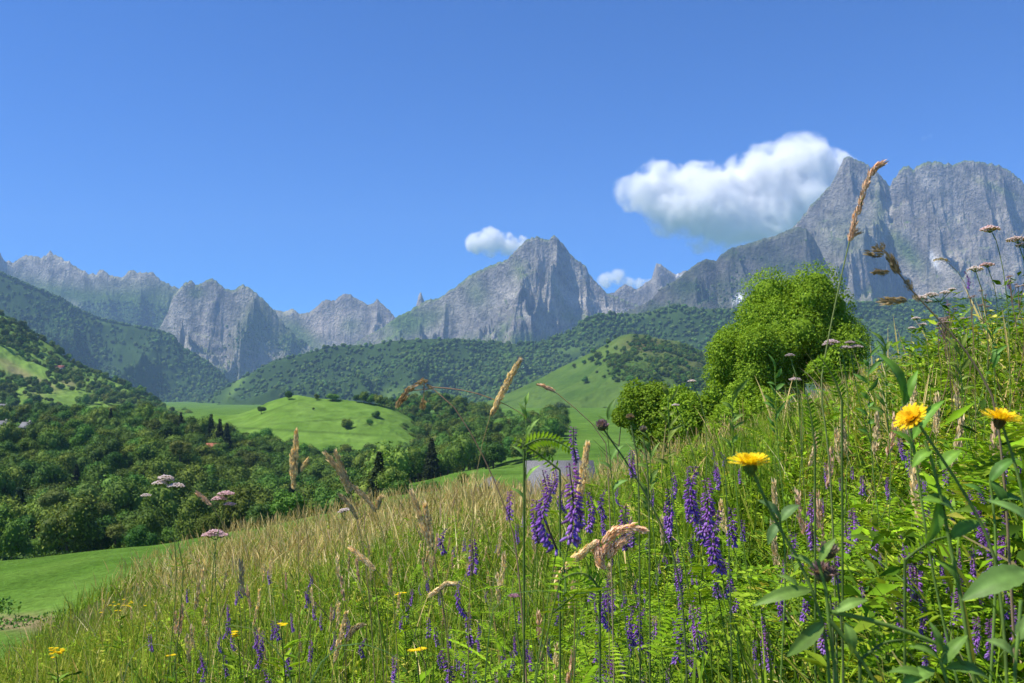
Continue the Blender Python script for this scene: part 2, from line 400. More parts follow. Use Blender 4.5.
def pick(info, n, w, r):
    """n random surface points of a hill, weight w per grid cell"""
    V = info['V']; a = V[1:, 1:] - V[:-1, :-1]; area = np.abs(a[..., 0] * a[..., 1])
    w = (w[:-1, :-1] * area * (info['t'][:-1, :-1] < 1.08)).ravel(); w = w / w.sum()
    k = r.choice(len(w), n, p=w); i, j = np.divmod(k, info['nc'] - 1)
    s, q = r.random(n)[:, None], r.random(n)[:, None]
    return V[i, j] * (1 - s) * (1 - q) + V[i + 1, j] * s * (1 - q) + V[i, j + 1] * (1 - s) * q + V[i + 1, j + 1] * s * q
def spot(I, px, py, rx, ry, ang=0):
    c, s = math.cos(R(ang)), math.sin(R(ang)); dx = I['PX'] - px; dy = I['PY'] - py
    return np.exp(-(((dx * c + dy * s) / rx) ** 2 + ((-dx * s + dy * c) / ry) ** 2))

ROCK = np.array((.235, .22, .20)); PALE = np.array((.42, .385, .33)); DARK = np.array((.085, .088, .092)); TURF = np.array((.115, .19, .035)); FORG = np.array((.028, .054, .015))
def rockcol(seed, vegamt=.5, veglow=.35, pale=.3, slopecut=.62, streak=60., dark=1.0, extra=None):
    def f(I):
        X, Y, Z = I['X'], I['Y'], I['Z']
        n1 = fbm(X / 220, Y / 220 + Z / 200, 5, seed); n2 = fbm((X + .5 * Z) / streak / 1.6, (Z - .3 * X) / streak * .8 + Y / 300, 5, seed + 5); n3 = fbm(X / 25, Y / 60 + Z / 25, 3, seed + 8)
        c = mixc(ROCK, PALE, np.clip(pale + n1 * 1.3 + n3 * .5, 0, 1)); c = mixc(c, DARK, np.clip(n2 * 2.0 - .05, 0, .75))
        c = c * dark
        ck = np.abs(ridged((X + .4 * Z) / 120, (Z - .4 * X) / 170 + Y / 400, 3, seed + 40)); c = mixc(c, DARK * .8, sstep(.13, .03, ck) * .7)
        st = fbm((X + .45 * Z) / 45, (Z - .3 * X) / 150 + Y / 260, 5, seed + 44); c = c * (1 + .5 * st)[..., None]
        veg = sstep(slopecut - .18, slopecut + .18, I['nz'] + n1 * .45 + n3 * .2) * vegamt + sstep(veglow + .12, veglow - .12, I['hf'] + n1 * .35 + n2 * .15)
        c = mixc(c, TURF * (1 + .25 * n2[..., None]), np.clip(veg, 0, 1) * .92)
        if extra: c = extra(I, c)
        return c
    return f
def forcol(I):
    n = fbm(I['X'] / 120, I['Y'] / 120, 4, 3); return mixc(FORG * 1.1, FORG * 1.6, np.clip(.5 + n, 0, 1))

# ---- the far range on the left
sky1 = [(-160, 262), (-60, 250), (0, 252), (3.5, 259.5), (13, 262.5), (22, 256.6), (28, 254.6), (41, 257.5), (48, 253), (51, 251), (54, 254), (58, 256), (70, 262.5), (85, 272), (95, 274.5), (99, 270), (103, 269.5), (111, 275.6), (123, 277), (128, 272), (133, 269), (137, 272), (142, 273), (147, 271.5), (154, 272.7), (162.6, 281.5), (176, 287), (200, 300), (240, 320)]
def ex1(I, c):
    g = spot(I, 150, 300, 60, 18) + spot(I, 60, 292, 90, 10, 12)
    return mixc(c, TURF * .8, np.clip(g * .9 + sstep(306, 316, I['PY'] + 6 * fbm(I['X'] / 300, I['Z'] / 300, 3, 9)), 0, 1))
i1 = hill("left_mountain_range", sky1, 5050, 4400, [(-160, 345), (240, 350)], M_ROCK, rockcol(11, .35, .1, .8, .72, extra=ex1), nr=150, jag=1.6, seed=11, prof=1.15, alp=380, La=380)
# ---- far notched peak between
sky3 = [(230, 320), (258, 312), (273, 309.5), (285, 311.4), (290, 309.5), (293, 308.5), (299.6, 313.7), (310, 312), (317, 306.4), (322, 301), (326, 299.7), (334.7, 300.5), (340, 296), (346.5, 293), (351, 295), (358, 299), (368.4, 305), (372.8, 303.5), (377, 298.5), (381, 303), (387.5, 308), (394.8, 316.7), (410, 322), (416, 306), (419, 294), (421, 292), (424, 300), (430, 318), (450, 330)]
def ex3(I, c):
    s = spot(I, 330, 322, 26, 9, -20); c = mixc(c, (.58, .50, .42), np.clip(s * 1.5, 0, .9))
    return mixc(c, TURF, np.clip(spot(I, 300, 335, 26, 9, 35) + spot(I, 350, 325, 10, 8) * .6, 0, .85))
i3 = hill("far_notched_peak", sky3, 5150, 4400, [(230, 352), (450, 352)], M_ROCK, rockcol(23, .3, .15, .45, .75, extra=ex3), nr=110, jag=1.0, seed=23, alp=330, La=420)
# ---- twin peaks
sky2 = [(120, 372), (140, 352), (152, 340), (163, 322), (168, 311), (174, 295), (181.6, 286), (186, 282), (190, 280), (194, 283), (199, 285), (206, 280), (212, 278), (217, 281), (225.5, 289), (234, 289.7), (239, 286), (243, 284.5), (250, 288), (258.6, 294.7), (266, 302), (273, 309), (284, 324), (298, 338), (320, 352), (350, 370)]
def ex2(I, c):
    g = np.clip(spot(I, 150, 348, 22, 14) + spot(I, 290, 340, 22, 14) + spot(I, 196, 293, 9, 5) * .8 + spot(I, 255, 325, 16, 30, 25) * .7, 0, 1)
    return mixc(c, TURF * .75, g)
i2 = hill("twin_rocky_peaks", sky2, 4300, 3550, [(120, 412), (350, 405)], M_ROCK, rockcol(31, .8, .16, .32, .62, streak=45, extra=ex2), step=.6, nr=200, jag=1.3, seed=31, prof=.95, alp=330, La=270)
# ---- middle massif
sky4 = [(340, 352), (360, 340), (385, 326), (398, 316), (405, 313), (416.8, 306), (426, 300.5), (437.6, 298), (443, 296), (449, 290), (455, 287.4), (470, 274.7), (482, 269), (493, 264.4), (508, 258.6), (517, 249), (525.4, 240.5), (531, 237.5), (537, 236.6), (543, 238.5), (549, 239.5), (552, 236), (555, 235.5), (558, 239), (563.5, 244), (569, 252), (575, 258.6), (582, 263), (587, 267.4), (588.4, 273), (598, 284), (607.5, 293.7), (625, 300), (645, 308), (680, 320), (720, 335)]
def ex4(I, c):
    c = mixc(c, (.50, .46, .40), np.clip(spot(I, 590, 302, 38, 5, 18) + spot(I, 560, 288, 18, 5, 50) * .7 + spot(I, 600, 308, 30, 4, 10), 0, .8))
    g = np.clip(spot(I, 412, 325, 30, 12, -25) + spot(I, 520, 270, 8, 12, -20) * .5 + spot(I, 476, 292, 10, 16, -30) * .55 + spot(I, 560, 296, 22, 3, 60) * .5 + spot(I, 575, 318, 22, 5, 10) * .7 + spot(I, 400, 318, 14, 6, -25), 0, 1)
    return mixc(c, TURF * 1.0, g * .95)
i4 = hill("pyramid_mountain", sky4, 4300, 3550, [(340, 356), (560, 352), (720, 350)], M_ROCK, rockcol(47, .9, .16, .32, .62, streak=50, extra=ex4), step=.6, nr=220, jag=1.2, seed=47, prof=.9, alp=400, La=330)
# ---- small sharp peaks right of it
sky5 = [(580, 305), (600, 298), (607.5, 294), (614.8, 292), (620, 287), (625, 284), (630, 286), (636.8, 289.3), (644, 284), (651.4, 279), (654, 270), (656.5, 262.8), (660, 264), (664, 267), (670, 271), (676, 274.5), (681, 272), (686, 270), (692, 275), (705, 285), (740, 300)]
i5 = hill("small_sharp_peaks", sky5, 4950, 4420, [(580, 322), (740, 322)], M_ROCK, rockcol(53, .2, .1, .35, .8, extra=lambda I, c: mixc(c, (.85, .87, .9), np.clip(spot(I, 679, 276, 3, 1.6, 40) * 2, 0, 1))), step=.6, nr=90, jag=.8, seed=53, alp=220, La=280)
# ---- cirque wall on the right
sky7 = [(730, 272), (752, 258), (772, 246), (788, 232), (800, 220), (810, 206), (818, 198), (826, 190), (834, 180), (839, 168), (843, 159), (846, 156.5), (850, 156.6), (857, 160), (865, 162.5), (872, 168), (879.6, 174), (885, 181), (890, 186), (893, 180), (897, 175), (900, 169), (903, 166.5), (909, 166), (913, 170), (917, 166), (923.5, 162.5), (935, 161), (946, 163.5), (955.7, 164), (960, 161.5), (964.5, 160.4), (975, 161), (985, 162.5), (999.7, 165.4), (1007, 169), (1014, 174), (1024, 183), (1060, 196), (1110, 220), (1180, 260), (1260, 310)]
def ex7(I, c):
    g = spot(I, 905, 250, 26, 7, 48) * .9 + spot(I, 880, 210, 5, 30, -8) * .4 + spot(I, 1000, 190, 26, 3, 25) * .6 + spot(I, 850, 235, 30, 22) * .3
    c = mixc(c, TURF, np.clip(g, 0, .9))
    c = mixc(c, (.55, .52, .48), np.clip(spot(I, 938, 262, 3, 14, -35) + spot(I, 955, 258, 20, 8, -25) * .4 + spot(I, 888, 222, 2.5, 26, 10) * .6, 0, .9))
    return mixc(c, (.85, .87, .9), np.clip(spot(I, 934, 262, 1.6, 7, -35) * 2, 0, 1))
i7 = hill("cirque_wall", sky7, 3900, 3000, [(730, 330), (1260, 345)], M_ROCK, rockcol(61, .9, .14, .12, .60, streak=55, extra=ex7), step=.65, nr=260, jag=1.5, seed=61, prof=.85, alp=430, La=340)
# ---- dark shoulder under the cloud; the cloud's shade is put into its rock colour
sky6 = [(600, 322), (640, 306), (652, 299), (660, 289), (668, 284), (676, 280), (684, 273), (696.6, 263.5), (702, 260.5), (707, 259), (715.7, 260.6), (722, 254), (729, 249), (738, 246), (746.5, 244), (756, 241), (765, 238), (775, 236), (785, 231), (797, 227), (806, 228), (815, 240), (826, 262), (840, 285), (870, 315)]
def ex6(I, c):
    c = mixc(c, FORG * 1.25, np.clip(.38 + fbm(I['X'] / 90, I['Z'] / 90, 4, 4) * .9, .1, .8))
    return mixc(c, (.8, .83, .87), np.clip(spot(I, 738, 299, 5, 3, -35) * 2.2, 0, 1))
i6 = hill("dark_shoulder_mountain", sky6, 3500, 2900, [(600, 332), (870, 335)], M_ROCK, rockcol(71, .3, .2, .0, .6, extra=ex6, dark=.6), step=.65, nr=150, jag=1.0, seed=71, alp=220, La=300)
# ---- forested mountain on the left
sky8 = [(-170, 215), (-80, 245), (0, 273), (29, 286), (58.6, 297.6), (82, 312), (102.5, 319.6), (123, 324), (152, 330), (173, 335.7), (178.7, 346), (205, 360.6), (222.6, 375), (236, 396), (262, 412)]
i8 = hill("forested_mountain", sky8, 3000, 1900, [(-170, 410), (262, 418)], M_HILL, lambda I: mixc(forcol(I), TURF * 1.2, np.clip(spot(I, 95, 318, 16, 3, 15), 0, .8)), step=1.4, nr=110, seed=81, wob=.05, ppow=4, alp=300, La=620, gul=0)
# ---- forested ridge across the middle
sky9 = [(150, 418), (185, 408), (205, 402), (217, 393), (235, 382), (252.7, 372), (273, 360.6), (308, 353), (329, 346.5), (346, 345), (367, 346), (390, 341), (416.7, 339.5), (456, 338.5), (493, 342), (515, 344), (537, 342.5), (552, 338), (570, 331), (585, 320), (596, 315), (610.4, 313.5), (637, 315), (654, 311), (676, 305), (697, 308.5), (726, 311), (780, 306), (840, 306), (863, 303), (897, 301), (930, 300), (1000, 300), (1100, 310), (1250, 330)]
def col9(I):
    c = forcol(I); g = spot(I, 566, 350, 40, 4, -8) * .5 + spot(I, 425, 395, 50, 6) * .9 + spot(I, 640, 312, 60, 5) * .25 + spot(I, 237, 385, 4, 16, 38) * .7 + spot(I, 560, 395, 30, 8) * .4
    return mixc(c, TURF * 1.25, np.clip(g, 0, .9))
i9 = hill("forested_ridge", sky9, 2350, 1350, [(150, 424), (400, 412), (1250, 400)], M_HILL, col9, step=1.2, nr=130, seed=91, wob=.06, ppow=4, alp=170, La=520)
# ---- field-patched hillside on the left
sky10 = [(-170, 255), (-60, 293), (0, 314), (17.6, 324), (35, 336), (52.7, 347), (64.4, 357), (73, 364), (94, 373), (114, 382), (137.7, 391), (158, 402), (176, 409), (215, 424)]
def col10(I):
    c = mixc(TURF * 1.0, TURF * 1.7, np.clip(.5 + fbm(I['X'] / 60, I['Y'] / 40, 4, 8), 0, 1))
    for (a, b, w, h, an, k) in ((18, 372, 14, 4, 20, 1), (42, 384, 14, 4, 22, 1), (68, 383, 8, 3, 15, .9), (70, 370, 6, 2.5, 10, .7), (5, 362, 10, 3, 15, .6), (35, 395, 9, 3, 10, .5)):
        c = mixc(c, (.27, .24, .11), np.clip(spot(I, a, b, w, h, an) * 1.3, 0, .85) * k)
    return c
i10 = hill("field_patched_hillside", sky10, 1050, 620, [(-170, 430), (215, 430)], M_HILL, col10, step=1.2, nr=110, relief=14, L0=120, squash=.5, seed=101, prof=1.0, wob=.04)
# ---- round hill with trees, right of the middle
sky11 = [(440, 420), (470, 408), (508, 393.5), (537, 380), (557.7, 369), (584, 356), (600, 348), (607.5, 343.5), (620, 336), (631, 333.5), (643, 334.5), (654, 338), (676, 341), (700, 350), (740, 372), (800, 400), (860, 415)]
def col11(I):
    n = fbm(I['X'] / 50, I['Y'] / 50, 4, 12)
    c = mixc(np.array((.06, .115, .022)), np.array((.09, .15, .03)), np.clip(.5 + n * 1.4, 0, 1))
    k = np.clip(spot(I, 645, 345, 26, 9) + spot(I, 690, 365, 30, 16) * .6, 0, 1)
    return mixc(c, (.13, .105, .04), k * .75)
i11 = hill("round_pasture_hill", sky11, 1250, 760, [(440, 424), (860, 424)], M_HILL, col11, step=1.0, nr=120, relief=22, L0=150, squash=.5, lrel=10, seed=111, prof=.8, wob=.03)
# ---- wooded hill behind the knoll
sky12 = [(330, 425), (360, 416), (390, 408), (420, 404), (445, 404), (470, 410), (500, 420), (535, 434), (560, 445)]
i12 = hill("wooded_hill", sky12, 640, 430, [(330, 470), (560, 462)], M_HILL, lambda I: forcol(I) * 2.4, step=2, nr=60, relief=4, L0=60, seed=121, prof=.8)
# ---- bright green knoll
sky13 = [(170, 428), (205, 417), (217.6, 415.5), (238, 414.5), (258.6, 407.5), (268, 402), (279, 398.7), (290, 395.8), (298, 395), (317, 398.5), (346.5, 400), (376, 404), (392, 408), (410, 418), (430, 436), (445, 450)]
def col13(I):
    n = fbm(I['X'] / 18, I['Y'] / 18, 4, 13)
    c = mixc(np.array((.10, .19, .028)), np.array((.145, .25, .045)), np.clip(.5 + n * 1.4, 0, 1))
    ln = spot(I, 300, 431, 80, 1.0, 3) + spot(I, 330, 420, 60, .8, -4) * .6 + spot(I, 275, 409, 30, .7, -20) * .5
    c = mixc(c, (.05, .09, .02), np.clip(ln, 0, .6))
    return mixc(c, (.07, .13, .02), np.clip(spot(I, 375, 420, 18, 8) * .5, 0, 1))
i13 = hill("green_knoll", sky13, 540, 385, [(170, 474), (300, 476), (445, 476)], M_HILL, col13, step=1, nr=90, relief=3.0, L0=40, lrel=2, Lr=70, seed=131, prof=.75, wob=.03)

# ---- valley floor: one sheet from the lower field to the far valley
vcol = [-400, 0, 150, 250, 330, 400, 480, 560, 650, 1300]
vY = [30, 40, 55, 75, 95, 115, 150, 200, 240, 280, 350, 420, 550, 800, 1500, 8000]
vZ = {
 -400: [-10.5, -12, -14, -16.5, -18.5, -23, -27, -26, -22, -19, -14.5, -14, -16, -16, -20, -30],
 0: [-10, -11, -13.3, -15.6, -17.4, -22, -27, -26, -22, -19, -14.5, -14, -16, -16, -20, -30],
 150: [-9, -10, -12, -14, -15.7, -20, -27, -27, -24, -21, -15, -14, -16, -16, -20, -30],
 250: [-7.6, -8.5, -10.5, -12.6, -14.1, -18, -26, -29, -29, -28, -24, -21, -18, -16, -20, -30],
 330: [-6.5, -7.5, -9.3, -11, -12.4, -16, -25, -30, -31, -31, -31, -28, -22, -18, -20, -30],
 400: [-6, -6.8, -8.2, -9.7, -10.7, -13, -18, -20, -24, -29, -30, -27, -22, -18, -20, -30],
 480: [-5.4, -6.2, -7.5, -8.8, -9.7, -11.5, -15.5, -16.5, -20, -24, -24, -20, -16, -14, -20, -30],
 560: [-4.8, -5.6, -6.9, -8.2, -9.2, -11, -14, -16, -17.5, -19, -16, -15.5, -13, -12, -20, -30],
 650: [-4.8, -5.5, -6.7, -8, -9, -11, -14, -16, -17, -18, -16, -15, -13, -12, -20, -30],
 1300: [-4.8, -5.5, -6.7, -8, -9, -11, -14, -16, -17, -18, -16, -15, -13, -12, -20, -30]}
vT = np.array([vZ[c] for c in vcol], float)
def valley_z(x, y):
    x = np.asarray(x, float); y = np.asarray(y, float)
    pxx = np.clip(512 + FPX * x / np.maximum(y, 1), vcol[0], vcol[-1])
    ly = np.interp(y, vY, np.arange(len(vY))); lx = np.interp(pxx, vcol, np.arange(len(vcol)))
    def sm(l, n):
        i = np.clip(np.floor(l).astype(int), 0, n - 2); f = l - i; return i, f * f * (3 - 2 * f) * .5 + f * .5
    i, f = sm(lx, len(vcol)); j, g = sm(ly, len(vY))
    z = (vT[i, j] * (1 - f) + vT[i + 1, j] * f) * (1 - g) + (vT[i, j + 1] * (1 - f) + vT[i + 1, j + 1] * f) * g
    return z + .35 * fbm(x / 25, y / 25, 3, 77)
pxs = np.arange(-400, 1301, 4.); Ys = np.concatenate([np.linspace(30, 130, 90), np.geomspace(131, 8000, 150)])
UU, YY = np.meshgrid((pxs - 512) / FPX, Ys); XX = UU * YY; ZZ = valley_z(XX, YY)
VPX, VPY = topix(XX, YY, ZZ)
n = fbm(XX / 12, YY / 12, 4, 5); n2 = fbm(XX / 60, YY / 60, 3, 6)
CV = mixc(np.array((.075, .155, .022)), np.array((.115, .21, .035)), np.clip(.5 + n * 1.1 + n2, 0, 1))
CV = mixc(CV, (.09, .12, .03), sstep(520, 640, VPX) * sstep(120, 60, YY) * .6)
mow = fbm(XX / 40 + YY / 3.5, YY / 30, 2, 15); CV = CV * (1 + .16 * mow)[..., None]
CV = mixc(CV, (.26, .21, .11), np.clip(np.exp(-((VPY - 622 - 4 * fbm(XX / 4, YY / 4, 2, 8)) / 7) ** 2) * sstep(170, 90, VPX) * 1.4, 0, .95))
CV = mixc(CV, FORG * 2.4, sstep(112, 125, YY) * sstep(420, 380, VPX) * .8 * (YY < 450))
nr_, nc_ = XX.shape; i = np.arange(nr_ - 1)[:, None] * nc_; j = np.arange(nc_ - 1)[None]
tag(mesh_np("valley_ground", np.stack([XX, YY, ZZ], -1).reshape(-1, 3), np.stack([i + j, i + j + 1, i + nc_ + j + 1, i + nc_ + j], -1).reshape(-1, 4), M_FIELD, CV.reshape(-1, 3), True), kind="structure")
# wide base sheet to the horizon
gx = np.linspace(-7000, 7000, 30); gy = np.linspace(-300, 8300, 30); GX, GY = np.meshgrid(gx, gy)
i = np.arange(29)[:, None] * 30; j = np.arange(29)[None]
tag(mesh_np("ground", np.stack([GX, GY, GX * 0 - 70 ], -1).reshape(-1, 3), np.stack([i + j, i + j + 1, i + 31 + j, i + 30 + j], -1).reshape(-1, 4), M_FIELD, np.tile((.08, .14, .03), (900, 1))), kind="structure")

# ---- the meadow the photographer stands in: a bank rising to the right, falling to the left
def meadow_z(x, y):
    x = np.asarray(x, float); y = np.asarray(y, float)
    A = np.where(x > 0, 1.3 * (1 - np.exp(-np.maximum(x, 0) / 1.6)) + .10 * np.maximum(x, 0), .29 * np.minimum(x, 0))
    A = np.where(x > 0, np.minimum(A, 4), A)
    A = A - .45 * np.maximum(-x - 8.0, 0) ** 1.12 - .42 * np.maximum(-x - 4.6, 0) * sstep(17, 11, y)
    A = A + .42 * sstep(12, 24, y) * np.maximum(x - 5, 0) * sstep(60, 30, y) * sstep(14, 9, x)
    b = .067 + .06 * sstep(-1, 1.5, x)
    z = -.78 + A - b * y - .32 * np.maximum(y - 22, 0) * sstep(7, 1, x) - .2 * np.maximum(y - 34, 0)
    z = z + (.50 * np.exp(-((x + 6.6) / 2.4) ** 2) + .25 * np.exp(-((x + 3.2) / 2.0) ** 2)) * sstep(12, 19, y)
    z = z + .10 * fbm(x / 2.6, y / 2.6, 3, 41) * sstep(1, 5, y) + .03 * fbm(x / .7, y / .7, 2, 42)
    return z
mx = np.concatenate([np.linspace(-34, -6, 60), np.linspace(-5.9, 6, 150), np.linspace(6.1, 40, 60)]); my = np.concatenate([np.linspace(-12, .5, 25), np.linspace(.6, 8, 110), np.linspace(8.15, 62, 130)])
MX, MY = np.meshgrid(mx, my); MZ = meadow_z(MX, MY); nr_, nc_ = MX.shape
i = np.arange(nr_ - 1)[:, None] * nc_; j = np.arange(nc_ - 1)[None]
nn_ = fbm(MX / 1.5, MY / 1.5, 4, 51)
CM = mixc(np.array((.05, .075, .018)), np.array((.11, .10, .045)), np.clip(.4 + nn_, 0, 1))
tag(mesh_np("meadow_slope", np.stack([MX, MY, MZ], -1).reshape(-1, 3), np.stack([i + j, i + j + 1, i + nc_ + j + 1, i + nc_ + j], -1).reshape(-1, 4), M_SOIL, CM.reshape(-1, 3), True), kind="structure")

# ================================================================== far forests (stuff)
def blob(seed, conifer=False, sub=ICO2):
    r = np.random.default_rng(seed); V, F = sub; V = V.copy()
    d = fbm(V[:, 0] * 1.7 + seed, V[:, 1] * 1.7 + V[:, 2] * 2.3, 3, seed); V = V * (1 + .55 * d + r.uniform(-.1, .1, len(V)))[:, None]
    if conifer:
        V[:, :2] *= (.62 * (1.15 - (V[:, 2:3] + 1) / 2)); V[:, 2] *= 1.5; V[:, 2] += .8
    else: V *= (1, 1, .95); V[:, 2] += .45
    return V, F
def far_src(cols, nm, con=0):
    out = []
    for k in range(6):
        V, F = blob(200 + k, k < con, ICO1 if k < con else ICO2)
        c = np.array(cols[k % len(cols)]); out.append(mesh_np(nm, V, F, M_FAR, np.tile(c, (len(V), 1)), True, link=False))
    return out
GR = [(.056, .108, .022), (.070, .128, .026), (.048, .092, .020), (.085, .145, .030), (.042, .08, .02)]
def forest(name, info, n, w, s, label, con=0, seed=1):
    r = np.random.default_rng(seed); p = pick(info, n, w, r); sc = r.uniform(.55, 1.35, n) * s
    p[:, 2] += sc * .1
    scatter(name, p, sc, far_src(GR, name + "_crown", con), label, "forest", seed=seed)
def low(I, a, b): return sstep(b, a, I['hf'])
I = i8; w = (1 - np.clip(spot(I, 95, 318, 16, 3, 15) * 1.4, 0, 1)) * (.35 + sstep(-.15, .1, fbm(I['X'] / 150, I['Y'] / 150, 4, 9))); forest("forest_on_left_mountain", i8, 85000, w + .6, 5.2, "dense forest covering the dark mountain flank on the left", 2, 2)
I = i9; g = spot(I, 425, 395, 50, 6) + spot(I, 237, 385, 4, 16, 38) + spot(I, 560, 395, 30, 8) * .6; w = (1 - np.clip(g * 1.3, 0, 1)) * (.3 + sstep(-.2, .05, fbm(I['X'] / 110, I['Y'] / 110, 4, 19))); forest("forest_on_middle_ridge", i9, 120000, w + .35, 4.0, "dense green forest covering the long ridge below the pyramid mountain", 1, 3)
I = i1; w = sstep(300, 315, I['PY'] + 7 * fbm(I['X'] / 300, I['Y'] / 300, 3, 9)) * (I['PY'] < 350); forest("forest_under_left_range", i1, 12000, w + 1e-9, 6.5, "blue hazy forest at the foot of the left range", 2, 4)
I = i2; w = np.clip(spot(I, 150, 352, 26, 16) + spot(I, 292, 345, 26, 14) + sstep(365, 385, I['PY']) + spot(I, 250, 345, 20, 16) * .7, 0, 1) * sstep(-.2, .1, fbm(I['X'] / 70, I['Y'] / 70, 3, 3)); forest("forest_under_twin_peaks", i2, 9000, w + 1e-9, 5, "hazy forest patches around the foot of the twin peaks", 2, 5)
I = i6; w = sstep(.75, .35, I['hf'] + .4 * fbm(I['X'] / 120, I['Z'] / 120, 3, 2)); forest("forest_on_dark_shoulder", i6, 9000, w + .05, 4, "dark forest on the shaded shoulder mountain", 3, 6)
# ================================================================== air and clouds
def box_mesh(name, lo, hi):
    V = [(x, y, z) for z in (lo[2], hi[2]) for y in (lo[1], hi[1]) for x in (lo[0], hi[0])]
    F = [(0, 2, 3, 1), (4, 5, 7, 6), (0, 1, 5, 4), (2, 6, 7, 3), (0, 4, 6, 2), (1, 3, 7, 5)]
    return mesh_np(name, V, np.array(F))
m, nt, out = newmat("haze_air"); v = N(nt, "ShaderNodeVolumePrincipled")
v.inputs["Color"].default_value = (.42, .63, 1.0, 1); v.inputs["Density"].default_value = HAZE; v.inputs["Anisotropy"].default_value = .0
nt.links.new(v.outputs[0], out.inputs["Volume"])
hz = box_mesh("haze", (-7400, -400, -72), (7400, 5700, 1130)); hz.data.materials.append(m); tag(hz, "thin blue summer haze filling the valley", "haze", kind="stuff")

def cloud(name, blobs, Y, label, vox=16, dens=.02, thick=.8, noise=90., edge=.5, seed=0):
    """blobs: (px, py, radius in picture units, depth offset); a fog volume made from a lumpy closed mesh"""
    a = Acc(); r = np.random.default_rng(seed); s = Y / FPX
    for (px, py, rad, dy) in blobs:
        c = np.array(P(px, py, Y + dy * s)); V, F = ICO3; k = rad * s
        d = fbm(V[:, 0] * 1.6 + px, V[:, 1] * 1.6 + V[:, 2] * 1.9 + py, 4, seed)
        d = d + .14 * fbm(V[:, 0] * 4 + px, V[:, 1] * 4 + V[:, 2] * 5 + py, 3, seed + 1); W_ = V * (1 + .38 * d)[:, None] * k * np.array((1, thick, .95)); a.add(W_ + c, F, (1, 1, 1))
    src = a.build(name + "_shape", None, link=False)
    vd = bpy.data.volumes.new(name); ob = bpy.data.objects.new(name, vd); COL.objects.link(ob)
    md = ob.modifiers.new("fog", 'MESH_TO_VOLUME'); md.object = src; md.resolution_mode = 'VOXEL_SIZE'; md.voxel_size = vox; md.density = 1.0; md.interior_band_width = 26 * s * edge
    m, nt, out = newmat(name + "_vapour"); L = nt.links
    at = N(nt, "ShaderNodeAttribute", attribute_name="density"); g = N(nt, "ShaderNodeNewGeometry")
    n1 = N(nt, "ShaderNodeTexNoise", i_Scale=1 / noise, i_Detail=8.0, i_Roughness=.66); L.new(g.outputs["Position"], n1.inputs["Vector"])
    # density = dens * clamp( fog + (noise-.5)*k ) so the rim breaks up and the heart stays thick
    sub = N(nt, "ShaderNodeMath", operation='SUBTRACT'); sub.inputs[1].default_value = .55; L.new(n1.outputs["Fac"], sub.inputs[0])
    mu = N(nt, "ShaderNodeMath", operation='MULTIPLY'); mu.inputs[1].default_value = 2.6; L.new(sub.outputs[0], mu.inputs[0])
    ad = N(nt, "ShaderNodeMath", operation='ADD'); L.new(mu.outputs[0], ad.inputs[0])
    m2 = N(nt, "ShaderNodeMath", operation='MULTIPLY'); m2.inputs[1].default_value = 2.8; L.new(at.outputs["Fac"], m2.inputs[0]); L.new(m2.outputs[0], ad.inputs[1])
    gate = N(nt, "ShaderNodeMath", operation='MULTIPLY'); gate.use_clamp = True; gate.inputs[1].default_value = 12; L.new(at.outputs["Fac"], gate.inputs[0])
    cl = N(nt, "ShaderNodeClamp"); L.new(ad.outputs[0], cl.inputs[0])
    m3 = N(nt, "ShaderNodeMath", operation='MULTIPLY'); m5 = N(nt, 'ShaderNodeMath', operation='POWER'); m5.inputs[1].default_value = 1.5; L.new(cl.outputs[0], m5.inputs[0]); L.new(m5.outputs[0], m3.inputs[0]); L.new(gate.outputs[0], m3.inputs[1])
    m4 = N(nt, "ShaderNodeMath", operation='MULTIPLY'); m4.inputs[1].default_value = dens; L.new(m3.outputs[0], m4.inputs[0])
    pv = N(nt, "ShaderNodeVolumePrincipled"); pv.inputs["Color"].default_value = (1, 1, 1, 1); pv.inputs["Anisotropy"].default_value = .0
    pv.inputs["Density Attribute"].default_value = ""
    L.new(m4.outputs[0], pv.inputs["Density"]); L.new(pv.outputs[0], out.inputs["Volume"])
    vd.materials.append(m); tag(ob, label, "cloud"); return ob
cloud("cloud", [(640, 194, 26, 0), (662, 192, 36, 5), (690, 202, 42, 0), (712, 214, 40, -5), (668, 214, 28, 0), (725, 200, 40, 0), (750, 192, 44, 8), (776, 178, 42, 0), (802, 170, 40, 0), (798, 195, 44, 0), (768, 215, 42, 0), (735, 226, 34, 0), (760, 236, 28, 0), (815, 205, 38, 10), (830, 180, 34, 5), (705, 230, 26, 0), (850, 200, 30, 10), (622, 192, 14, 0), (845, 176, 24, 10), (700, 190, 34, 10)],
      6700, "large white heart shaped cloud piled against the right mountain wall", vox=14, dens=.032, noise=260, edge=.75, seed=3)
cloud("cloud", [(478, 243, 14, 0), (492, 240, 15, 0), (507, 244, 14, 0), (520, 245, 12, 0), (532, 248, 10, 0), (490, 250, 10, 0)], 6500, "small white cloud touching the summit of the pyramid mountain", vox=9, dens=.035, noise=120, edge=.6, seed=5)
cloud("cloud", [(606, 280, 10, 0), (617, 277, 10, 0), (628, 284, 9, 0), (640, 284, 8, 0), (650, 284, 7, 0)], 6500, "faint low cloud peeping up behind the ridge between two peaks", vox=9, dens=.02, noise=100, edge=.6, seed=6)
cloud("cloud", [(924, 138, 3.2, 0), (930, 136, 3, 0)], 6500, "tiny wisp of cloud high above the cirque wall", vox=10, dens=.0012, noise=40, edge=.25, seed=8)
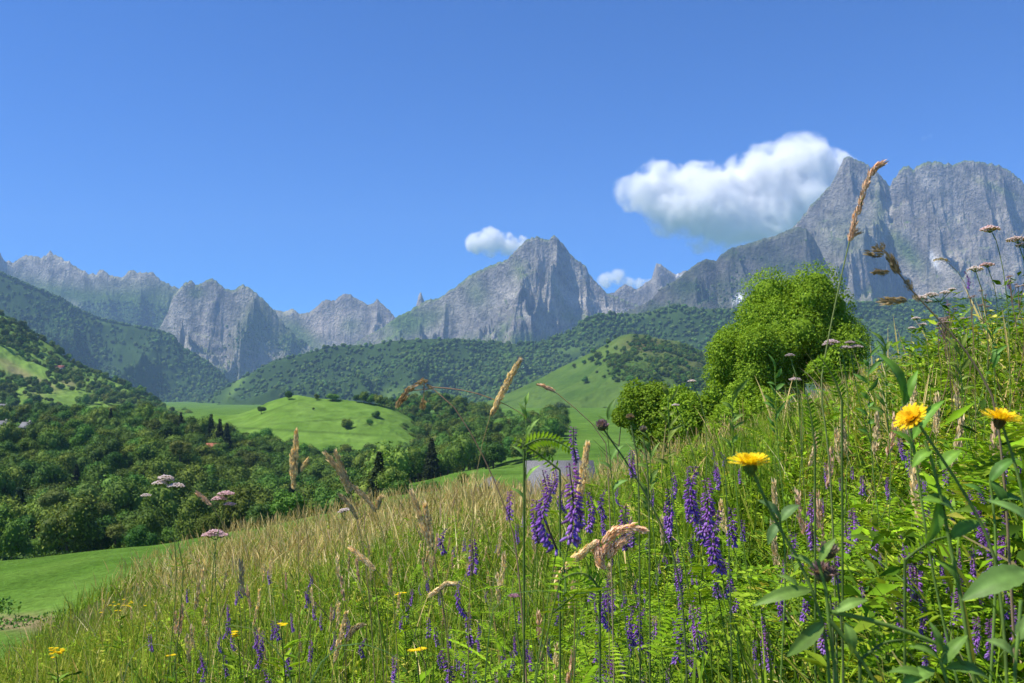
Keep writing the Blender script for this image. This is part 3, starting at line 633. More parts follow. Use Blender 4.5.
# ================================================================== broadleaf trees
TG = [(.085, .16, .020), (.12, .205, .026), (.06, .12, .018), (.16, .245, .035), (.09, .165, .03)]
def crown_mesh(name, mat, seed, R_, Hc, nleaf, lsz, cols, lobes=14, core=True, flat=1.0, jit=.5, col_jit=.25, big=False):
    """crown of lobes: leaf clumps spread over and through each lobe, a leafy dark heart inside; origin at the trunk foot, crown centre at Hc"""
    r = np.random.default_rng(seed); a = Acc()
    cen = []
    for k in range(lobes):
        th = r.uniform(0, 6.28); ph = r.uniform(-1.0 if big else -.5, 1.25); q = r.uniform(.35, .78) if big else r.uniform(.35, .72)
        cen.append(np.array((math.cos(th) * math.cos(ph) * q * R_, math.sin(th) * math.cos(ph) * q * R_, math.sin(ph) * q * R_ * flat)))
    cen.append(np.zeros(3)); rad = [R_ * (r.uniform(.20, .37) if big else r.uniform(.3, .48)) for _ in range(lobes)] + [R_ * .6]
    tot = sum(x ** 2 for x in rad)
    for c, rr in zip(cen, rad):
        k = int(nleaf * rr ** 2 / tot); d = r.normal(size=(k, 3)); d /= np.linalg.norm(d, axis=1)[:, None]
        lump = 1 + .3 * fbm(d[:, 0] * 2.5 + c[0] * 3, d[:, 1] * 2.5 + d[:, 2] * 2.1 + c[1] * 3, 3, seed)
        p = c + d * rr * (lump * r.uniform(.78, 1.08, k))[:, None] * (1, 1, flat) + (0, 0, Hc)
        D = d * .3 + r.normal(size=(k, 3)) * jit + (0, 0, -.15); Nn = d + (0, 0, .4) + r.normal(size=(k, 3)) * (.22 if big else .3)
        base = np.asarray(cols)[r.integers(0, len(cols), k)] * (1 + r.uniform(-col_jit * .6, col_jit * .6, k))[:, None]
        leaves(a, p, D, Nn, lsz * r.uniform(.7, 1.4, k), lsz * r.uniform(.55, 1.0, k), base, .15)
        if core:
            V, F = ICO1; a.add(V * rr * (.74 if lsz > .3 else .6) * (1, 1, flat) + c + (0, 0, Hc), F, np.array(cols[0]) * .9)
    return a.build(name, mat, link=False, smooth=False)
def trunk_mesh(seed, H, rad, n=3):
    a = Acc(); r = np.random.default_rng(seed)
    tube(a, smooth_path([(0, 0, -.6), (r.normal() * .05 * H, r.normal() * .05 * H, H * .45), (0, 0, H)], 8), [rad * 1.25, rad, rad * .35], (.1, .08, .05), 7)
    for k in range(n):
        th = r.uniform(0, 6.28); z = H * r.uniform(.45, .75); l = H * .27
        tube(a, smooth_path([(0, 0, z), (math.cos(th) * l * .5, math.sin(th) * l * .5, z + l * .35), (math.cos(th) * l, math.sin(th) * l, z + l * .8)], 6), [rad * .5, rad * .12], (.1, .08, .05), 5)
    o = a.build("trunk", M_BARK, link=False); return o.data
def conifer_mesh(seed, H, Rb, n, lsz, cols):
    r = np.random.default_rng(seed); a = Acc(); t = r.uniform(0, 1, n) ** .75; z = H * (.1 + .9 * (1 - t)); rr = Rb * t * r.uniform(.35, 1.0, n) ** .5; th = r.uniform(0, 6.28, n)
    tier = 1 + .22 * np.sin(z / H * 40); rr = rr * tier
    p = np.stack([np.cos(th) * rr, np.sin(th) * rr, z], 1); D = np.stack([np.cos(th), np.sin(th), np.full(n, -.35)], 1) + r.normal(size=(n, 3)) * .25
    leaves(a, p, D, np.tile((0, 0, 1.), (n, 1)) + r.normal(size=(n, 3)) * .4, lsz * r.uniform(.7, 1.3, n), lsz * r.uniform(.4, .8, n), np.asarray(cols)[r.integers(0, len(cols), n)], .15)
    V, F = ICO2; V = V * (.5 * Rb, .5 * Rb, H * .42); V[:, :2] *= (1.2 - (V[:, 2:3] / (H * .42) + 1) / 2 * 1.05); a.add(V + (0, 0, H * .5), F, np.array(cols[0]) * .9)
    return a.build("crown", M_WOOD, link=False, smooth=False).data
WOODC = [crown_mesh("crown", M_WOOD, 300 + k, 4.4 + .3 * (k % 3), 5.0, 3400, .42, [TG[k % 5], TG[(k + 1) % 5]], lobes=12 + k % 4, flat=(.85, 1.05, .95, 1.15)[k % 4], jit=.35).data for k in range(7)]
WOODT = [trunk_mesh(330 + k, 6.5, .22) for k in range(3)]
CONC = [conifer_mesh(340 + k, 13, 3.0, 1700, .7, [(.022, .045, .016), (.03, .058, .02)]) for k in range(2)]
def tree_thing(name, x, y, z, s, crown, trunk, label, cat="tree", group=None, rz=None, sq=1.0):
    t = empty(name, (x, y, z), label, cat, group)
    t.rotation_euler = (0, 0, random.uniform(0, 6.28) if rz is None else rz); t.scale = (s, s, s * sq)
    for nm, me in (("crown", crown), ("trunk", trunk)):
        o = bpy.data.objects.new(nm, me); COL.objects.link(o); o.parent = t
    return t
def hill_z(info, px):
    """height and depth along a picture column of a hill: list of (Y, Z, PY)"""
    j = int(np.argmin(np.abs(info['PX'][0] - px))); return info['Y'][:, j], info['Z'][:, j], info['PY'][:, j]
def on_hill(info, px, py):
    Y, Z, PY = hill_z(info, px); ok = np.where(info['t'][:, 0] <= 1.0)[0]; k = ok[np.argmin(np.abs(PY[ok] - py))]
    return (px - 512) / FPX * Y[k], Y[k], Z[k]

# ---- valley woodland on the valley sheet and the wooded hill
r = np.random.default_rng(55)
cand = []
def blocked(px, Y, gpy):
    if Y < 122: return True
    if 398 < px < 560 and Y < 226: return True      # the field patch
    if px > 470 and Y < 150: return True
    return False
tries = 0
pts = []
cell = {}
def free(x, y, d):
    k = (int(x // d), int(y // d))
    for i_ in (-1, 0, 1):
        for j_ in (-1, 0, 1):
            for (a, b) in cell.get((k[0] + i_, k[1] + j_), ()):
                if (a - x) ** 2 + (b - y) ** 2 < d * d: return False
    cell.setdefault(k, []).append((x, y)); return True
for _ in range(60000):
    Y = math.sqrt(r.uniform(122 ** 2, 455 ** 2)); px = r.uniform(-60, 560)
    x = (px - 512) / FPX * Y
    if blocked(px, Y, 0): continue
    if px > 480 and fbm(np.array(x / 30.), np.array(Y / 30.), 2, 5) < .12: continue
    if px < 260 and Y > 375 and fbm(np.array(x / 25.), np.array(Y / 25.), 2, 6) < .05: continue
    if 180 < px < 440 and Y > 383: continue
    if px < 110 and 335 < Y < 372 and r.random() < .8: continue
    if px < 0 and Y > 300 : continue
    if px < 52 and 285 < Y < 380: continue
    if free(x, Y, 5.6 if Y < 200 else 6.6): pts.append((px, x, Y, float(valley_z(x, Y))))
pts.sort(key=lambda p: p[2])
n_ind = 285
for k, (px, x, Y, z) in enumerate(pts):
    s = r.uniform(.62, 1.12) * (.72 if Y < 150 else 1.0)
    if k < n_ind:
        con = r.random() < .04
        tree_thing("conifer_tree" if con else "broadleaf_tree", x, Y, z - .3, s * (.8 if con else 1), CONC[k % 2] if con else WOODC[int(r.integers(0, 7))], WOODT[k % 3],
                   "narrow dark conifer among the round trees of the valley wood" if con else "round green broadleaf tree packed among others in the valley wood",
                   group="conifers in the valley wood" if con else "broadleaf trees of the valley wood", sq=r.uniform(.85, 1.25))
def stuff_src(nm, n=7):
    out = []
    for q in range(n):
        o = bpy.data.objects.new(nm, WOODC[q]); out.append(o)
    return out
rest = pts[n_ind:]
P3 = np.array([(x, Y, z - .3) for (px, x, Y, z) in rest])
scatter("woodland", P3, r.uniform(.65, 1.15, len(P3)), stuff_src("woodland_crown"), "dense dark woodland filling the valley between the fields", "woodland", seed=61)
p = pick(i12, 900, np.ones_like(i12['Z']), r); scatter("woodland_on_hill", p, r.uniform(.5, 1.0, len(p)), stuff_src("woodland_crown"), "dark woodland over the low hill right of the green knoll", "woodland", seed=62)
# left hillside: hedges and copses
I = i10; nz_ = fbm(I['X'] / 45, I['Y'] / 45, 3, 33)
band = sstep(-.02, .10, nz_ + .30 * spot(I, 60, 362, 70, 12, 30) + .32 * spot(I, 120, 392, 60, 12, 25) + .3 * spot(I, 20, 332, 60, 10, 38) - .25 * spot(I, 18, 372, 20, 5, 20) - .25 * spot(I, 45, 384, 24, 6, 20) - .2 * spot(I, 40, 402, 40, 6, 0))
p = pick(i10, 2600, band + .02, r); scatter("copses_on_hillside", p, r.uniform(.4, .95, len(p)), stuff_src("copse_crown"), "hedges and copses between the small fields of the left hillside", "woodland", seed=63)
I = i11; w = np.clip(spot(I, 640, 375, 32, 9, 10) + spot(I, 700, 372, 40, 20) + spot(I, 690, 350, 30, 10) * .6 + spot(I, 640, 352, 40, 12, 10) * .5 + spot(I, 520, 420, 40, 3) * .3, 0, 1) * sstep(-.15, .1, fbm(I['X'] / 40, I['Y'] / 40, 3, 35)) * (I['PX'] > 590)
p = pick(i11, 1900, w + 1e-9, r); scatter("scrub_on_round_hill", p, r.uniform(.35, .8, len(p)), stuff_src("scrub_crown"), "dark scrub and trees over the right flank of the round hill", "woodland", seed=64)

# ---- trees one can tell apart: on the knoll, on the round hill, along the plateau
def put(info, px, py, hpx, label, cat="tree", name="field_tree", kind=0, wide=1.0):
    x, y, z = on_hill(info, px, py); s = hpx * y / FPX / 9.6
    t = tree_thing(name, x, y, z - .2, s, WOODC[kind % 7], WOODT[kind % 3], label, cat); t.scale = (s * wide, s * wide, s); return t
put(i13, 289, 399.5, 9, "small round tree alone on the crest of the green knoll, left end", kind=1)
put(i13, 317, 400, 7, "tiny tree on the knoll crest beside a wide bush", kind=2, wide=.8)
put(i13, 333, 401, 8, "wide low bush clump on the knoll crest between two trees", "bush", "bush", 3, 1.9)
put(i13, 262, 413, 8, "dark round bush on the left slope of the green knoll", "bush", "bush", 4, 1.5)
put(i13, 314, 410, 3.5, "tiny dark bush on the open middle of the green knoll", "bush", "bush", 0, 1.0)
put(i13, 347, 428, 11, "round tree alone low on the right of the green knoll", kind=5, wide=1.2)
for q, (a, b, h, w) in enumerate([(357, 402, 9, 1), (364, 403, 12, 1), (371, 404, 11, 1.2), (378, 405, 12, 1), (385, 407, 12, 1.1), (377, 418, 8, 1.2), (370, 425, 7, 1.3)]):
    put(i13, a, b, h, "%s tree of the clump at the right end of the green knoll" % ["outermost left", "second", "third", "fourth", "outermost right", "upper detached", "lowest detached"][q], kind=q, wide=w)
for q, (a, b, h, w) in enumerate([(574, 369, 6, 1), (584, 364, 5, 1.2), (591, 362, 7, 1), (598, 360, 9, 1.1), (607, 354, 5, 1), (616, 350, 5, 1), (585, 383, 8, 1), (623, 366, 6, 1), (630, 384, 8, 1.4), (561, 418, 17, 1.0), (553, 420, 12, 1.1), (568, 420, 12, 1.2), (604, 412, 6, 1.5)]):
    put(i11, a, b, h, "%s of the round pasture hill" % ["lowest tree of the diagonal row", "second tree up the diagonal row", "third tree up the diagonal row", "tallest tree of the diagonal row", "fifth tree up the diagonal row", "topmost tree of the diagonal row", "lone dark tree in mid slope", "small tree beside the scrub edge", "broad tree under the scrub edge", "tall dark tree at the foot", "tree left of the tall dark one at the foot", "tree right of the tall dark one at the foot", "low wide tree beside the foot track"][q], kind=q, wide=w)
for q, (px, top, Y, con) in enumerate([(62, 408, 365, 0), (35, 418, 372, 0), (48, 410, 372, 0), (88, 405, 366, 0), (76, 412, 370, 1), (112, 407, 350, 1), (101, 411, 366, 0), (134, 414, 360, 0), (146, 416, 355, 0), (158, 412, 358, 0), (166, 409, 352, 0), (182, 411, 345, 1), (175, 414, 350, 0), (195, 415, 340, 0), (212, 412, 330, 1), (205, 416, 338, 0), (221, 417, 325, 1), (228, 421, 320, 1), (186, 418, 330, 0), (122, 416, 366, 0), (10, 425, 365, 0)]):
    x = (px - 512) / FPX * Y; z = float(valley_z(x, Y)); u_, v_ = ray(px, top); hh = max(float(v_) * Y - z, 4); s = hh / (13.5 if con else 9.8)
    tree_thing("conifer_tree" if con else "broadleaf_tree", x, Y, z, s, CONC[q % 2] if con else WOODC[q % 7], WOODT[q % 3],
               "%s %s in the tall row by the farm roofs" % (["third", "first", "second", "sixth", "fifth", "eighth", "seventh", "tenth", "eleventh", "twelfth", "thirteenth", "fifteenth", "fourteenth", "seventeenth", "nineteenth", "eighteenth", "twentieth", "last", "sixteenth", "ninth", "leftmost small"][q], "dark conifer" if con else "tree"), "tree").scale = (s * (.75 if con else .62), s * (.75 if con else .62), s)
# red-leaved and pale trees in the wood
def lone(px, py, Y, h, label, kind, wide=1.0, cat="tree", name="broadleaf_tree"):
    p = P(px, py, Y); s = h / 9.8; t = tree_thing(name, p.x, p.y, p.z, s, WOODC[kind], WOODT[0], label, cat); t.scale = (s * wide, s * wide, s)
lone(395, 507, 118, 3.6, "rounded brownish green bush at the meadow edge, left of the two", 6, 1.25, "bush", "bush")
lone(428, 502, 116, 2.9, "rounded brownish green bush at the meadow edge, right of the two", 3, 1.4, "bush", "bush")
lone(463, 486, 150, 2.2, "small dark bush by the far field patch", 1, 1.2, "bush", "bush")
PALEC = [crown_mesh("crown", M_WOOD, 380 + k, 4.4, 4.2, 3000, .42, [(.17, .24, .05), (.14, .22, .045)], lobes=13, flat=.8, jit=.35).data for k in range(2)]
WOODC.extend(PALEC)
for k, (px, py, Y, h, w) in enumerate([(72, 530, 132, 5.0, 1.2), (100, 520, 140, 5.2, 1.0), (55, 505, 150, 5.5, 1.1), (88, 497, 158, 5.0, 1.0), (180, 452, 230, 7, .9), (115, 535, 128, 3.5, 1.2)]):
    lone(px, py + 8, Y, h, "pale yellowish green tree of the bright patch in the wood, %s" % ["lowest big one", "right of the middle", "upper left one", "uppermost", "lone one far up", "small lower one"][k], 7 + k % 2, w)
# low hedges
def hedge(name, pts, h, w, label, mat=M_WOOD, seed=1, lsz=.35, dens=26):
    a = Acc(); r = np.random.default_rng(seed); pts = smooth_path(pts, 40); L = np.linalg.norm(np.diff(pts, axis=0), axis=1).sum(); n = int(L * dens)
    t = r.uniform(0, len(pts) - 1.001, n); i = t.astype(int); f = (t - i)[:, None]; c = pts[i] * (1 - f) + pts[i + 1] * f
    hh = h * (1 + .5 * fbm(c[:, 0] / 2.5, c[:, 1] / 2.5, 2, seed)); th = r.uniform(0, 3.14, n); d = np.stack([r.normal(size=n) * .2, -np.cos(th), np.sin(th)], 1)
    p = c + d * np.stack([np.ones(n) * w, np.ones(n) * w, hh], 1) * r.uniform(.7, 1, n)[:, None]
    leaves(a, p, d + r.normal(size=(n, 3)) * .6, d + (0, 0, .4) + r.normal(size=(n, 3)) * .4, lsz * r.uniform(.7, 1.3, n), lsz * r.uniform(.5, 1, n), np.asarray(TG)[r.integers(0, 5, n)] * 1.1, .2)
    o = a.build(name, mat, smooth=False); tag(o, label, "hedge"); return o
def gp(px, Y): x = (px - 512) / FPX * Y; return (x, Y, float(valley_z(x, Y)))
hedge("hedge", [gp(-30, 100), gp(20, 103), gp(75, 106)], 1.0, 1.0, "low clipped hedge along the far edge of the mown field, far left", seed=2)
hedge("hedge", [gp(180, 110), gp(230, 108), gp(285, 107)], .9, .9, "low hedge curving along the far edge of the mown field", seed=3)
hedge("hedge", [gp(-60, 53), gp(0, 51), gp(20, 50.5)], 1.3, 1.2, "rough bushy hedge at the near corner of the mown field", seed=4, lsz=.22, dens=90)
hedge("hedge", [gp(-20, 46), gp(40, 47), gp(85, 48)], .35, .7, "thin strip of dark weeds under the mown field", seed=5, lsz=.18, dens=60)

# ---- the big tree and bushes at the meadow edge
def near_tree(name, px, ptop, pbot, Y, Rpx, label, cat, seed, nleaf, lsz, cols, flat, lobes, trunkH=True, hidden=0.0):
    top = P(px, ptop, Y); bot = P(px, pbot, Y); gz = float(meadow_z(bot.x, Y)); gz = min(gz, bot.z)
    Rm = Rpx * Y / FPX; Hc = (top.z - gz) - Rm * flat * 1.0
    t = empty(name, (bot.x, Y, gz), label, cat)
    cr = crown_mesh("crown", M_LEAF, seed, Rm, Hc, nleaf, lsz, cols, lobes=lobes, flat=flat, jit=.5, big=True); COL.objects.link(cr); cr.parent = t
    tr = bpy.data.objects.new("trunk", trunk_mesh(seed + 1, Hc, Rm * .07, 5)); COL.objects.link(tr); tr.parent = t
LG = [(.20, .34, .02), (.25, .40, .025), (.15, .27, .017), (.29, .43, .035)]
near_tree("large_broadleaf_tree", 799, 267, 425, 34, 71, "large bright green round tree standing at the meadow edge under the cirque wall", "tree", 401, 95000, .08, LG, .98, 70)
near_tree("small_tree", 752, 310, 440, 32, 50, "smaller bright green tree joined to the left side of the large one", "tree", 403, 44000, .078, LG, 1.05, 36)
near_tree("bush", 655, 374, 450, 30, 38, "round dark green bush standing free left of the trees", "bush", 405, 20000, .09, [c * np.array(.8) for c in map(np.array, LG)], 1.25, 26)
near_tree("bush", 698, 376, 452, 29, 41, "bush filling the gap between the free bush and the trees", "bush", 407, 18000, .09, LG, 1.2, 22)
near_tree("bush", 750, 375, 452, 27, 50, "low spreading bush in front of the smaller tree", "bush", 409, 17000, .085, LG, .8, 18)
near_tree("bush", 835, 345, 410, 29, 32, "low bush under the right side of the large tree", "bush", 411, 11000, .09, LG, .8, 12)
near_tree("bush", 622, 404, 440, 32, 14, "small bush at the left foot of the free dark bush", "bush", 413, 5000, .085, [c * np.array(.8) for c in map(np.array, LG)], .95, 10)

# ================================================================== houses and the barn
M_SLATE = mat_plain("slate_roof", (.155, .155, .165), .75, 14, .45, .6); M_WALL = mat_plain("pale_render", (.36, .34, .31), .9, 2, .12); M_STONE = mat_plain("field_stone", (.27, .24, .20), .95, 5, .4, .6)
M_TILE = mat_plain("red_tile", (.30, .10, .06), .8, 6, .25, .3); M_GLASS = mat_plain("dark_pane", (.03, .035, .04), .2, 2, .1, 0); M_WOODP = mat_plain("weathered_wood", (.16, .11, .07), .9, 12, .35, .4)
def bx(a, lo, hi):
    V = [(x, y, z) for z in (lo[2], hi[2]) for y in (lo[1], hi[1]) for x in (lo[0], hi[0])]
    a.add(V, [(0, 2, 3, 1), (4, 5, 7, 6), (0, 1, 5, 4), (2, 6, 7, 3), (0, 4, 6, 2), (1, 3, 7, 5)], (1, 1, 1))
def house(name, loc, rz, w, d, h, rh, wall, roof, label, cat, win=True, chimney=True):
    t = empty(name, loc, label, cat); t.rotation_euler = (0, 0, rz)
    a = Acc(); bx(a, (-w / 2, -d / 2, -1.5), (w / 2, d / 2, h))
    for s in (-1, 1): a.add([(s * w / 2, -d / 2, h), (s * w / 2, d / 2, h), (s * w / 2, 0, h + rh)], [(0, 1, 2)], (1, 1, 1))
    a.build("wall", wall, t, False)
    a = Acc(); o = .35; sl = rh / (d / 2)
    for s in (-1, 1):
        V = [(-w / 2 - o, 0, h + rh + .02), (w / 2 + o, 0, h + rh + .02), (w / 2 + o, s * (d / 2 + o), h - o * sl + .02), (-w / 2 - o, s * (d / 2 + o), h - o * sl + .02)]
        V += [(x, y, z + .16) for x, y, z in V]
        a.add(V, [(0, 1, 2, 3), (4, 5, 6, 7), (0, 1, 5, 4), (2, 3, 7, 6), (1, 2, 6, 5), (3, 0, 4, 7)], (1, 1, 1))
    rf = a.build("roof", roof, t, False)
    if chimney: a = Acc(); bx(a, (w * .25, -.3, h + rh * .6), (w * .25 + .6, .3, h + rh + .8)); a.build("chimney", wall, rf, False)
    if win:
        for x in (-w * .28, w * .02, w * .3):
            a = Acc(); bx(a, (x - .45, -d / 2 - .05, h * .45), (x + .45, -d / 2 + .05, h * .45 + 1.1)); a.build("window", M_GLASS, t, False)
    a = Acc(); bx(a, (-w * .14 - .5, -d / 2 - .06, 0), (-w * .14 + .5, -d / 2 + .04, 2.0)); a.build("door", M_WOODP, t, False)
    return t
def gpos(px, Y, dz=0): x, y, z = gp(px, Y); return (x, y, z + dz)
house("farmhouse", gpos(3, 352), .35, 6, 4, 2.6, 1.8, M_WALL, M_SLATE, "pale farmhouse with grey roof at the far left edge", "house")
house("farmhouse", gpos(29, 350), -.25, 4, 3.4, 2.4, 1.6, M_WALL, M_SLATE, "small pale farmhouse with grey roof, right of the edge one", "house")
house("cottage", gpos(120, 344, .5), .1, 4.5, 3.5, 2.0, 1.0, M_WALL, M_SLATE, "low pale cottage glimpsed through the tall tree row", "house", chimney=False)
house("hut", gpos(215, 318, 1.5), .2, 4.5, 3.5, 3.2, 1.4, M_WALL, M_TILE, "tiny hut with a red roof among the woodland trees", "hut", chimney=False)
x, y, z = on_hill(i10, 59, 371); house("white_house", (x, y, z - .5), .3, 9, 6, 4, 2.2, M_WALL, M_TILE, "lone white house high on the left hillside", "house")
x, y, z = on_hill(i10, 5, 411); house("hillside_farmhouse", (x, y, z - .5), -.2, 10, 6, 3.5, 2.4, M_WALL, M_SLATE, "grey roofed farmhouse at the foot of the left hillside", "house")
# barn whose slate roof shows above the flowers
bl = P(560, 476, 62); gzb = float(valley_z(bl.x, 62))
barn = empty("barn", (bl.x, 62, bl.z - 2.7), "stone barn with a broad grey slate roof behind the purple flowers", "barn"); barn.rotation_euler = (0, 0, .06)
a = Acc(); bx(a, (-2.15, -1.9, -3.5), (2.15, 1.9, 1.8))
for s in (-1, 1): a.add([(s * 2.15, -1.9, 1.8), (s * 2.15, 1.9, 1.8), (s * 2.15, .3, 3.5)], [(0, 1, 2)], (1, 1, 1))
a.build("wall", M_STONE, barn, False)
a = Acc()
for s, e in ((-1, 2.5), (1, 1.9)):
    V = [(-2.35, .3, 3.62), (2.35, .3, 3.62), (2.35, .3 + s * e, 1.55), (-2.35, .3 + s * e, 1.55)]; V += [(q[0], q[1], q[2] + .12) for q in V]
    a.add(V, [(0, 1, 2, 3), (4, 5, 6, 7), (0, 1, 5, 4), (2, 3, 7, 6), (1, 2, 6, 5), (3, 0, 4, 7)], (1, 1, 1))
a.build("roof", M_SLATE, barn, False)
a = Acc(); bx(a, (-.5, -1.96, -.7), (.5, -1.86, 1.2)); a.build("door", M_WOODP, barn, False)
hl = P(489, 490, 64); house("small_stone_hut", (hl.x, 64, hl.z - 1.4), 1.35, 1.5, 1.3, 1.3, .8, M_WOODP, M_SLATE, "little dark gabled hut standing left of the grey roofed barn", "hut", win=False, chimney=False)
# ================================================================== meadow: the uncountable mass
GREENS = np.array([(.19, .35, .012), (.14, .27, .012), (.25, .42, .018), (.30, .45, .03), (.08, .17, .012), (.06, .13, .012), (.20, .34, .05), (.10, .21, .015)])
YELL = np.array([(.38, .43, .04), (.32, .42, .03), (.46, .44, .08), (.26, .38, .03)])
STRAW = np.array([(.78, .62, .28), (.66, .52, .22), (.86, .72, .38), (.50, .36, .15), (.72, .58, .26)])
def where(n, Y1, Y2, p1=-160, p2=1180, power=1.0, seed=0):
    r = np.random.default_rng(seed); px = r.uniform(p1, p2, n); Y = (r.uniform(Y1 ** power, Y2 ** power, n)) ** (1 / power)
    x = (px - 512) / FPX * Y; return px, x, Y, meadow_z(x, Y), r
def lim_h(px, x, Y, z, h):
    """plants close to the lens stay low enough not to wall off the view"""
    line = np.interp(px, [-200, 300, 520, 700, 850, 960, 1030, 1200], [690, 665, 645, 620, 560, 480, 415, 370])
    near = sstep(3.2, 1.6, Y)
    u, v = ray(px, line); hmax = v * Y - z
    return np.where(near > 0, np.minimum(h, np.maximum(hmax, .06) * near + h * (1 - near)), h)
def colpick(r, n, arr, jit=.18):
    return arr[r.integers(0, len(arr), n)] * (1 + r.uniform(-jit, jit, (n, 1)))
def zone_straw(px, Y, x):
    """how dry the meadow is: the straw band along the crest and the strip on the bank"""
    s = sstep(7, 13, Y) * .62 + .2 * fbm(x / 1.6, Y / 2.2, 3, 61)
    s = s + .28 * np.exp(-((px - 870) / 90) ** 2) * sstep(6, 9, Y) - .25 * sstep(540, 760, px) * sstep(820, 760, px)
    s = s + .30 * sstep(800, 900, px) * sstep(1.5, 3, Y) * (1 + fbm(x / .5, Y / .7, 2, 64) * 2)
    s = (s + .12) * np.where(px < 330, (.25 + .75 * sstep(70, 190, px)) * (.3 + .7 * sstep(.25, .195, .001 - meadow_z(x, Y) / Y)), 1)
    return np.clip(s, .04, .8)
g = Acc()
prof = [.8, 1, .85, .55, .08]
for (n, Y1, Y2, hl, hh, w, sd, pw) in ((19000, .7, 3.2, .16, .42, .0055, 71, 1.3), (1600, .8, 4.5, .3, .5, .009, 75, 1.2), (54000, 3, 9, .2, .46, .0072, 72, 1.2), (56000, 9, 23, .25, .5, .011, 73, 1.3), (22000, 22, 36, .25, .5, .02, 74, 1.0)):
    px, x, Y, z, r = where(n, Y1, Y2, seed=sd, power=pw)
    if Y1 > 20: k = px > 560; px, x, Y, z = px[k], x[k], Y[k], z[k]; n = len(px)
    h = r.uniform(hl, hh, n) * (1 + .35 * fbm(x / .8, Y / .8, 2, 62)); h = lim_h(px, x, Y, z, h)
    dry = r.random(n) < zone_straw(px, Y, x) * .75
    yel = r.random(n) < np.clip(.25 + .55 * sstep(-.8, -2.5, x) * sstep(17, 11, Y) + .3 * sstep(850, 980, px), 0, .8)
    c = np.where(dry[:, None], colpick(r, n, STRAW), np.where(yel[:, None], colpick(r, n, YELL), colpick(r, n, GREENS)))
    tip = np.where(dry[:, None], c * 1.1, mixc(c, (.26, .26, .08), r.uniform(0, .4, n)))
    ribbons(g, np.stack([x, Y, z - .02], 1), h, w * r.uniform(.6, 1.5, n), r.uniform(0, 6.28, n), r.uniform(0, .35, n), r.uniform(0, 1.5, n) ** 1.5, prof if Y2 < 10 else [1, .9, .1], c, tip, face=r.uniform(0, 3.14, n))
o = g.build("grass", M_GRASS, smooth=False); tag(o, "mixed green and dry grass blades carpeting the whole meadow slope", "grass", kind="stuff")

# dry flowering stalks, uncountable
g = Acc()
hp = [.16, .13, .13, .12, .12, .1, .1, .7, 1.0, .85, .4, .05]
for (n, Y1, Y2, hl, hh, w, sd) in ((260, 1.6, 4, .4, .6, .006, 81), (2600, 4, 9, .38, .68, .009, 82), (9500, 9, 23.5, .42, .75, .014, 83), (1800, 22, 34, .4, .7, .022, 84)):
    px, x, Y, z, r = where(n, Y1, Y2, seed=sd)
    k = r.random(n) < zone_straw(px, Y, x) * 1.3
    if Y1 > 20: k &= px > 560
    px, x, Y, z = px[k], x[k], Y[k], z[k]; n = len(px)
    h = lim_h(px, x, Y, z, r.uniform(hl, hh, n)); az = r.uniform(0, 6.28, n); le = r.uniform(0, .25, n); be = r.uniform(0, .9, n); c = colpick(r, n, STRAW); cb = mixc(colpick(r, n, YELL), c, r.uniform(0, 1, n))
    fa = r.uniform(0, 3.14, n); pink = r.random(n) < .2; c = np.where(pink[:, None] & (r.random((n, 1)) < .4), np.array((.54, .37, .28)) * r.uniform(.7, 1.2, (n, 1)), c); wv = w * r.uniform(.5, 1.25, n)
    for q in (0, 1.57): ribbons(g, np.stack([x, Y, z], 1), h, wv, az, le, be, hp, cb, c, face=fa + q)
o = g.build("dry_grass_stalks", M_DRY, smooth=False); tag(o, "straw coloured seed stalks standing thickly along the meadow crest", "grass", kind="stuff")

# leafy herbs
g = Acc()
for (n, k, Y1, Y2, h1, h2, L_, sd) in ((3000, 28, .8, 3.4, .10, .42, .030, 91), (6000, 24, 3.2, 9, .15, .48, .040, 92), (2200, 16, 9, 24, .2, .5, .06, 93)):
    px, x, Y, z, r = where(n, Y1, Y2, seed=sd, power=1.3)
    keep = r.random(n) < np.clip(.35 + .65 * sstep(480, 800, px) - .25 * sstep(9, 14, Y), .1, 1); px, x, Y, z = px[keep], x[keep], Y[keep], z[keep]; n = len(px)
    h = lim_h(px, x, Y, z, r.uniform(h1, h2, n) * (.68 + .55 * sstep(800, 960, px)))
    K = n * k; i = np.repeat(np.arange(n), k); t = r.uniform(.25, 1, K); az = r.uniform(0, 6.28, K); rad = .03 + .08 * r.random(K) * (1.1 - t)
    lean = r.normal(size=(n, 2)) * .12
    p = np.stack([x[i] + lean[i, 0] * h[i] * t + np.cos(az) * rad * .3, Y[i] + lean[i, 1] * h[i] * t + np.sin(az) * rad * .3, z[i] + h[i] * t], 1)
    D = np.stack([np.cos(az), np.sin(az), r.uniform(-.2, .9, K)], 1); base = colpick(r, n, np.concatenate([GREENS * 1.25, GREENS * .75, YELL * 1.15]), .1)[i] * (1 + r.uniform(-.15, .15, (K, 1)))
    leaves(g, p, D, np.tile((0, 0, 1.), (K, 1)) + r.normal(size=(K, 3)) * .4, L_ * r.uniform(.6, 1.5, K) , L_ * r.uniform(.25, .5, K), base, .12)
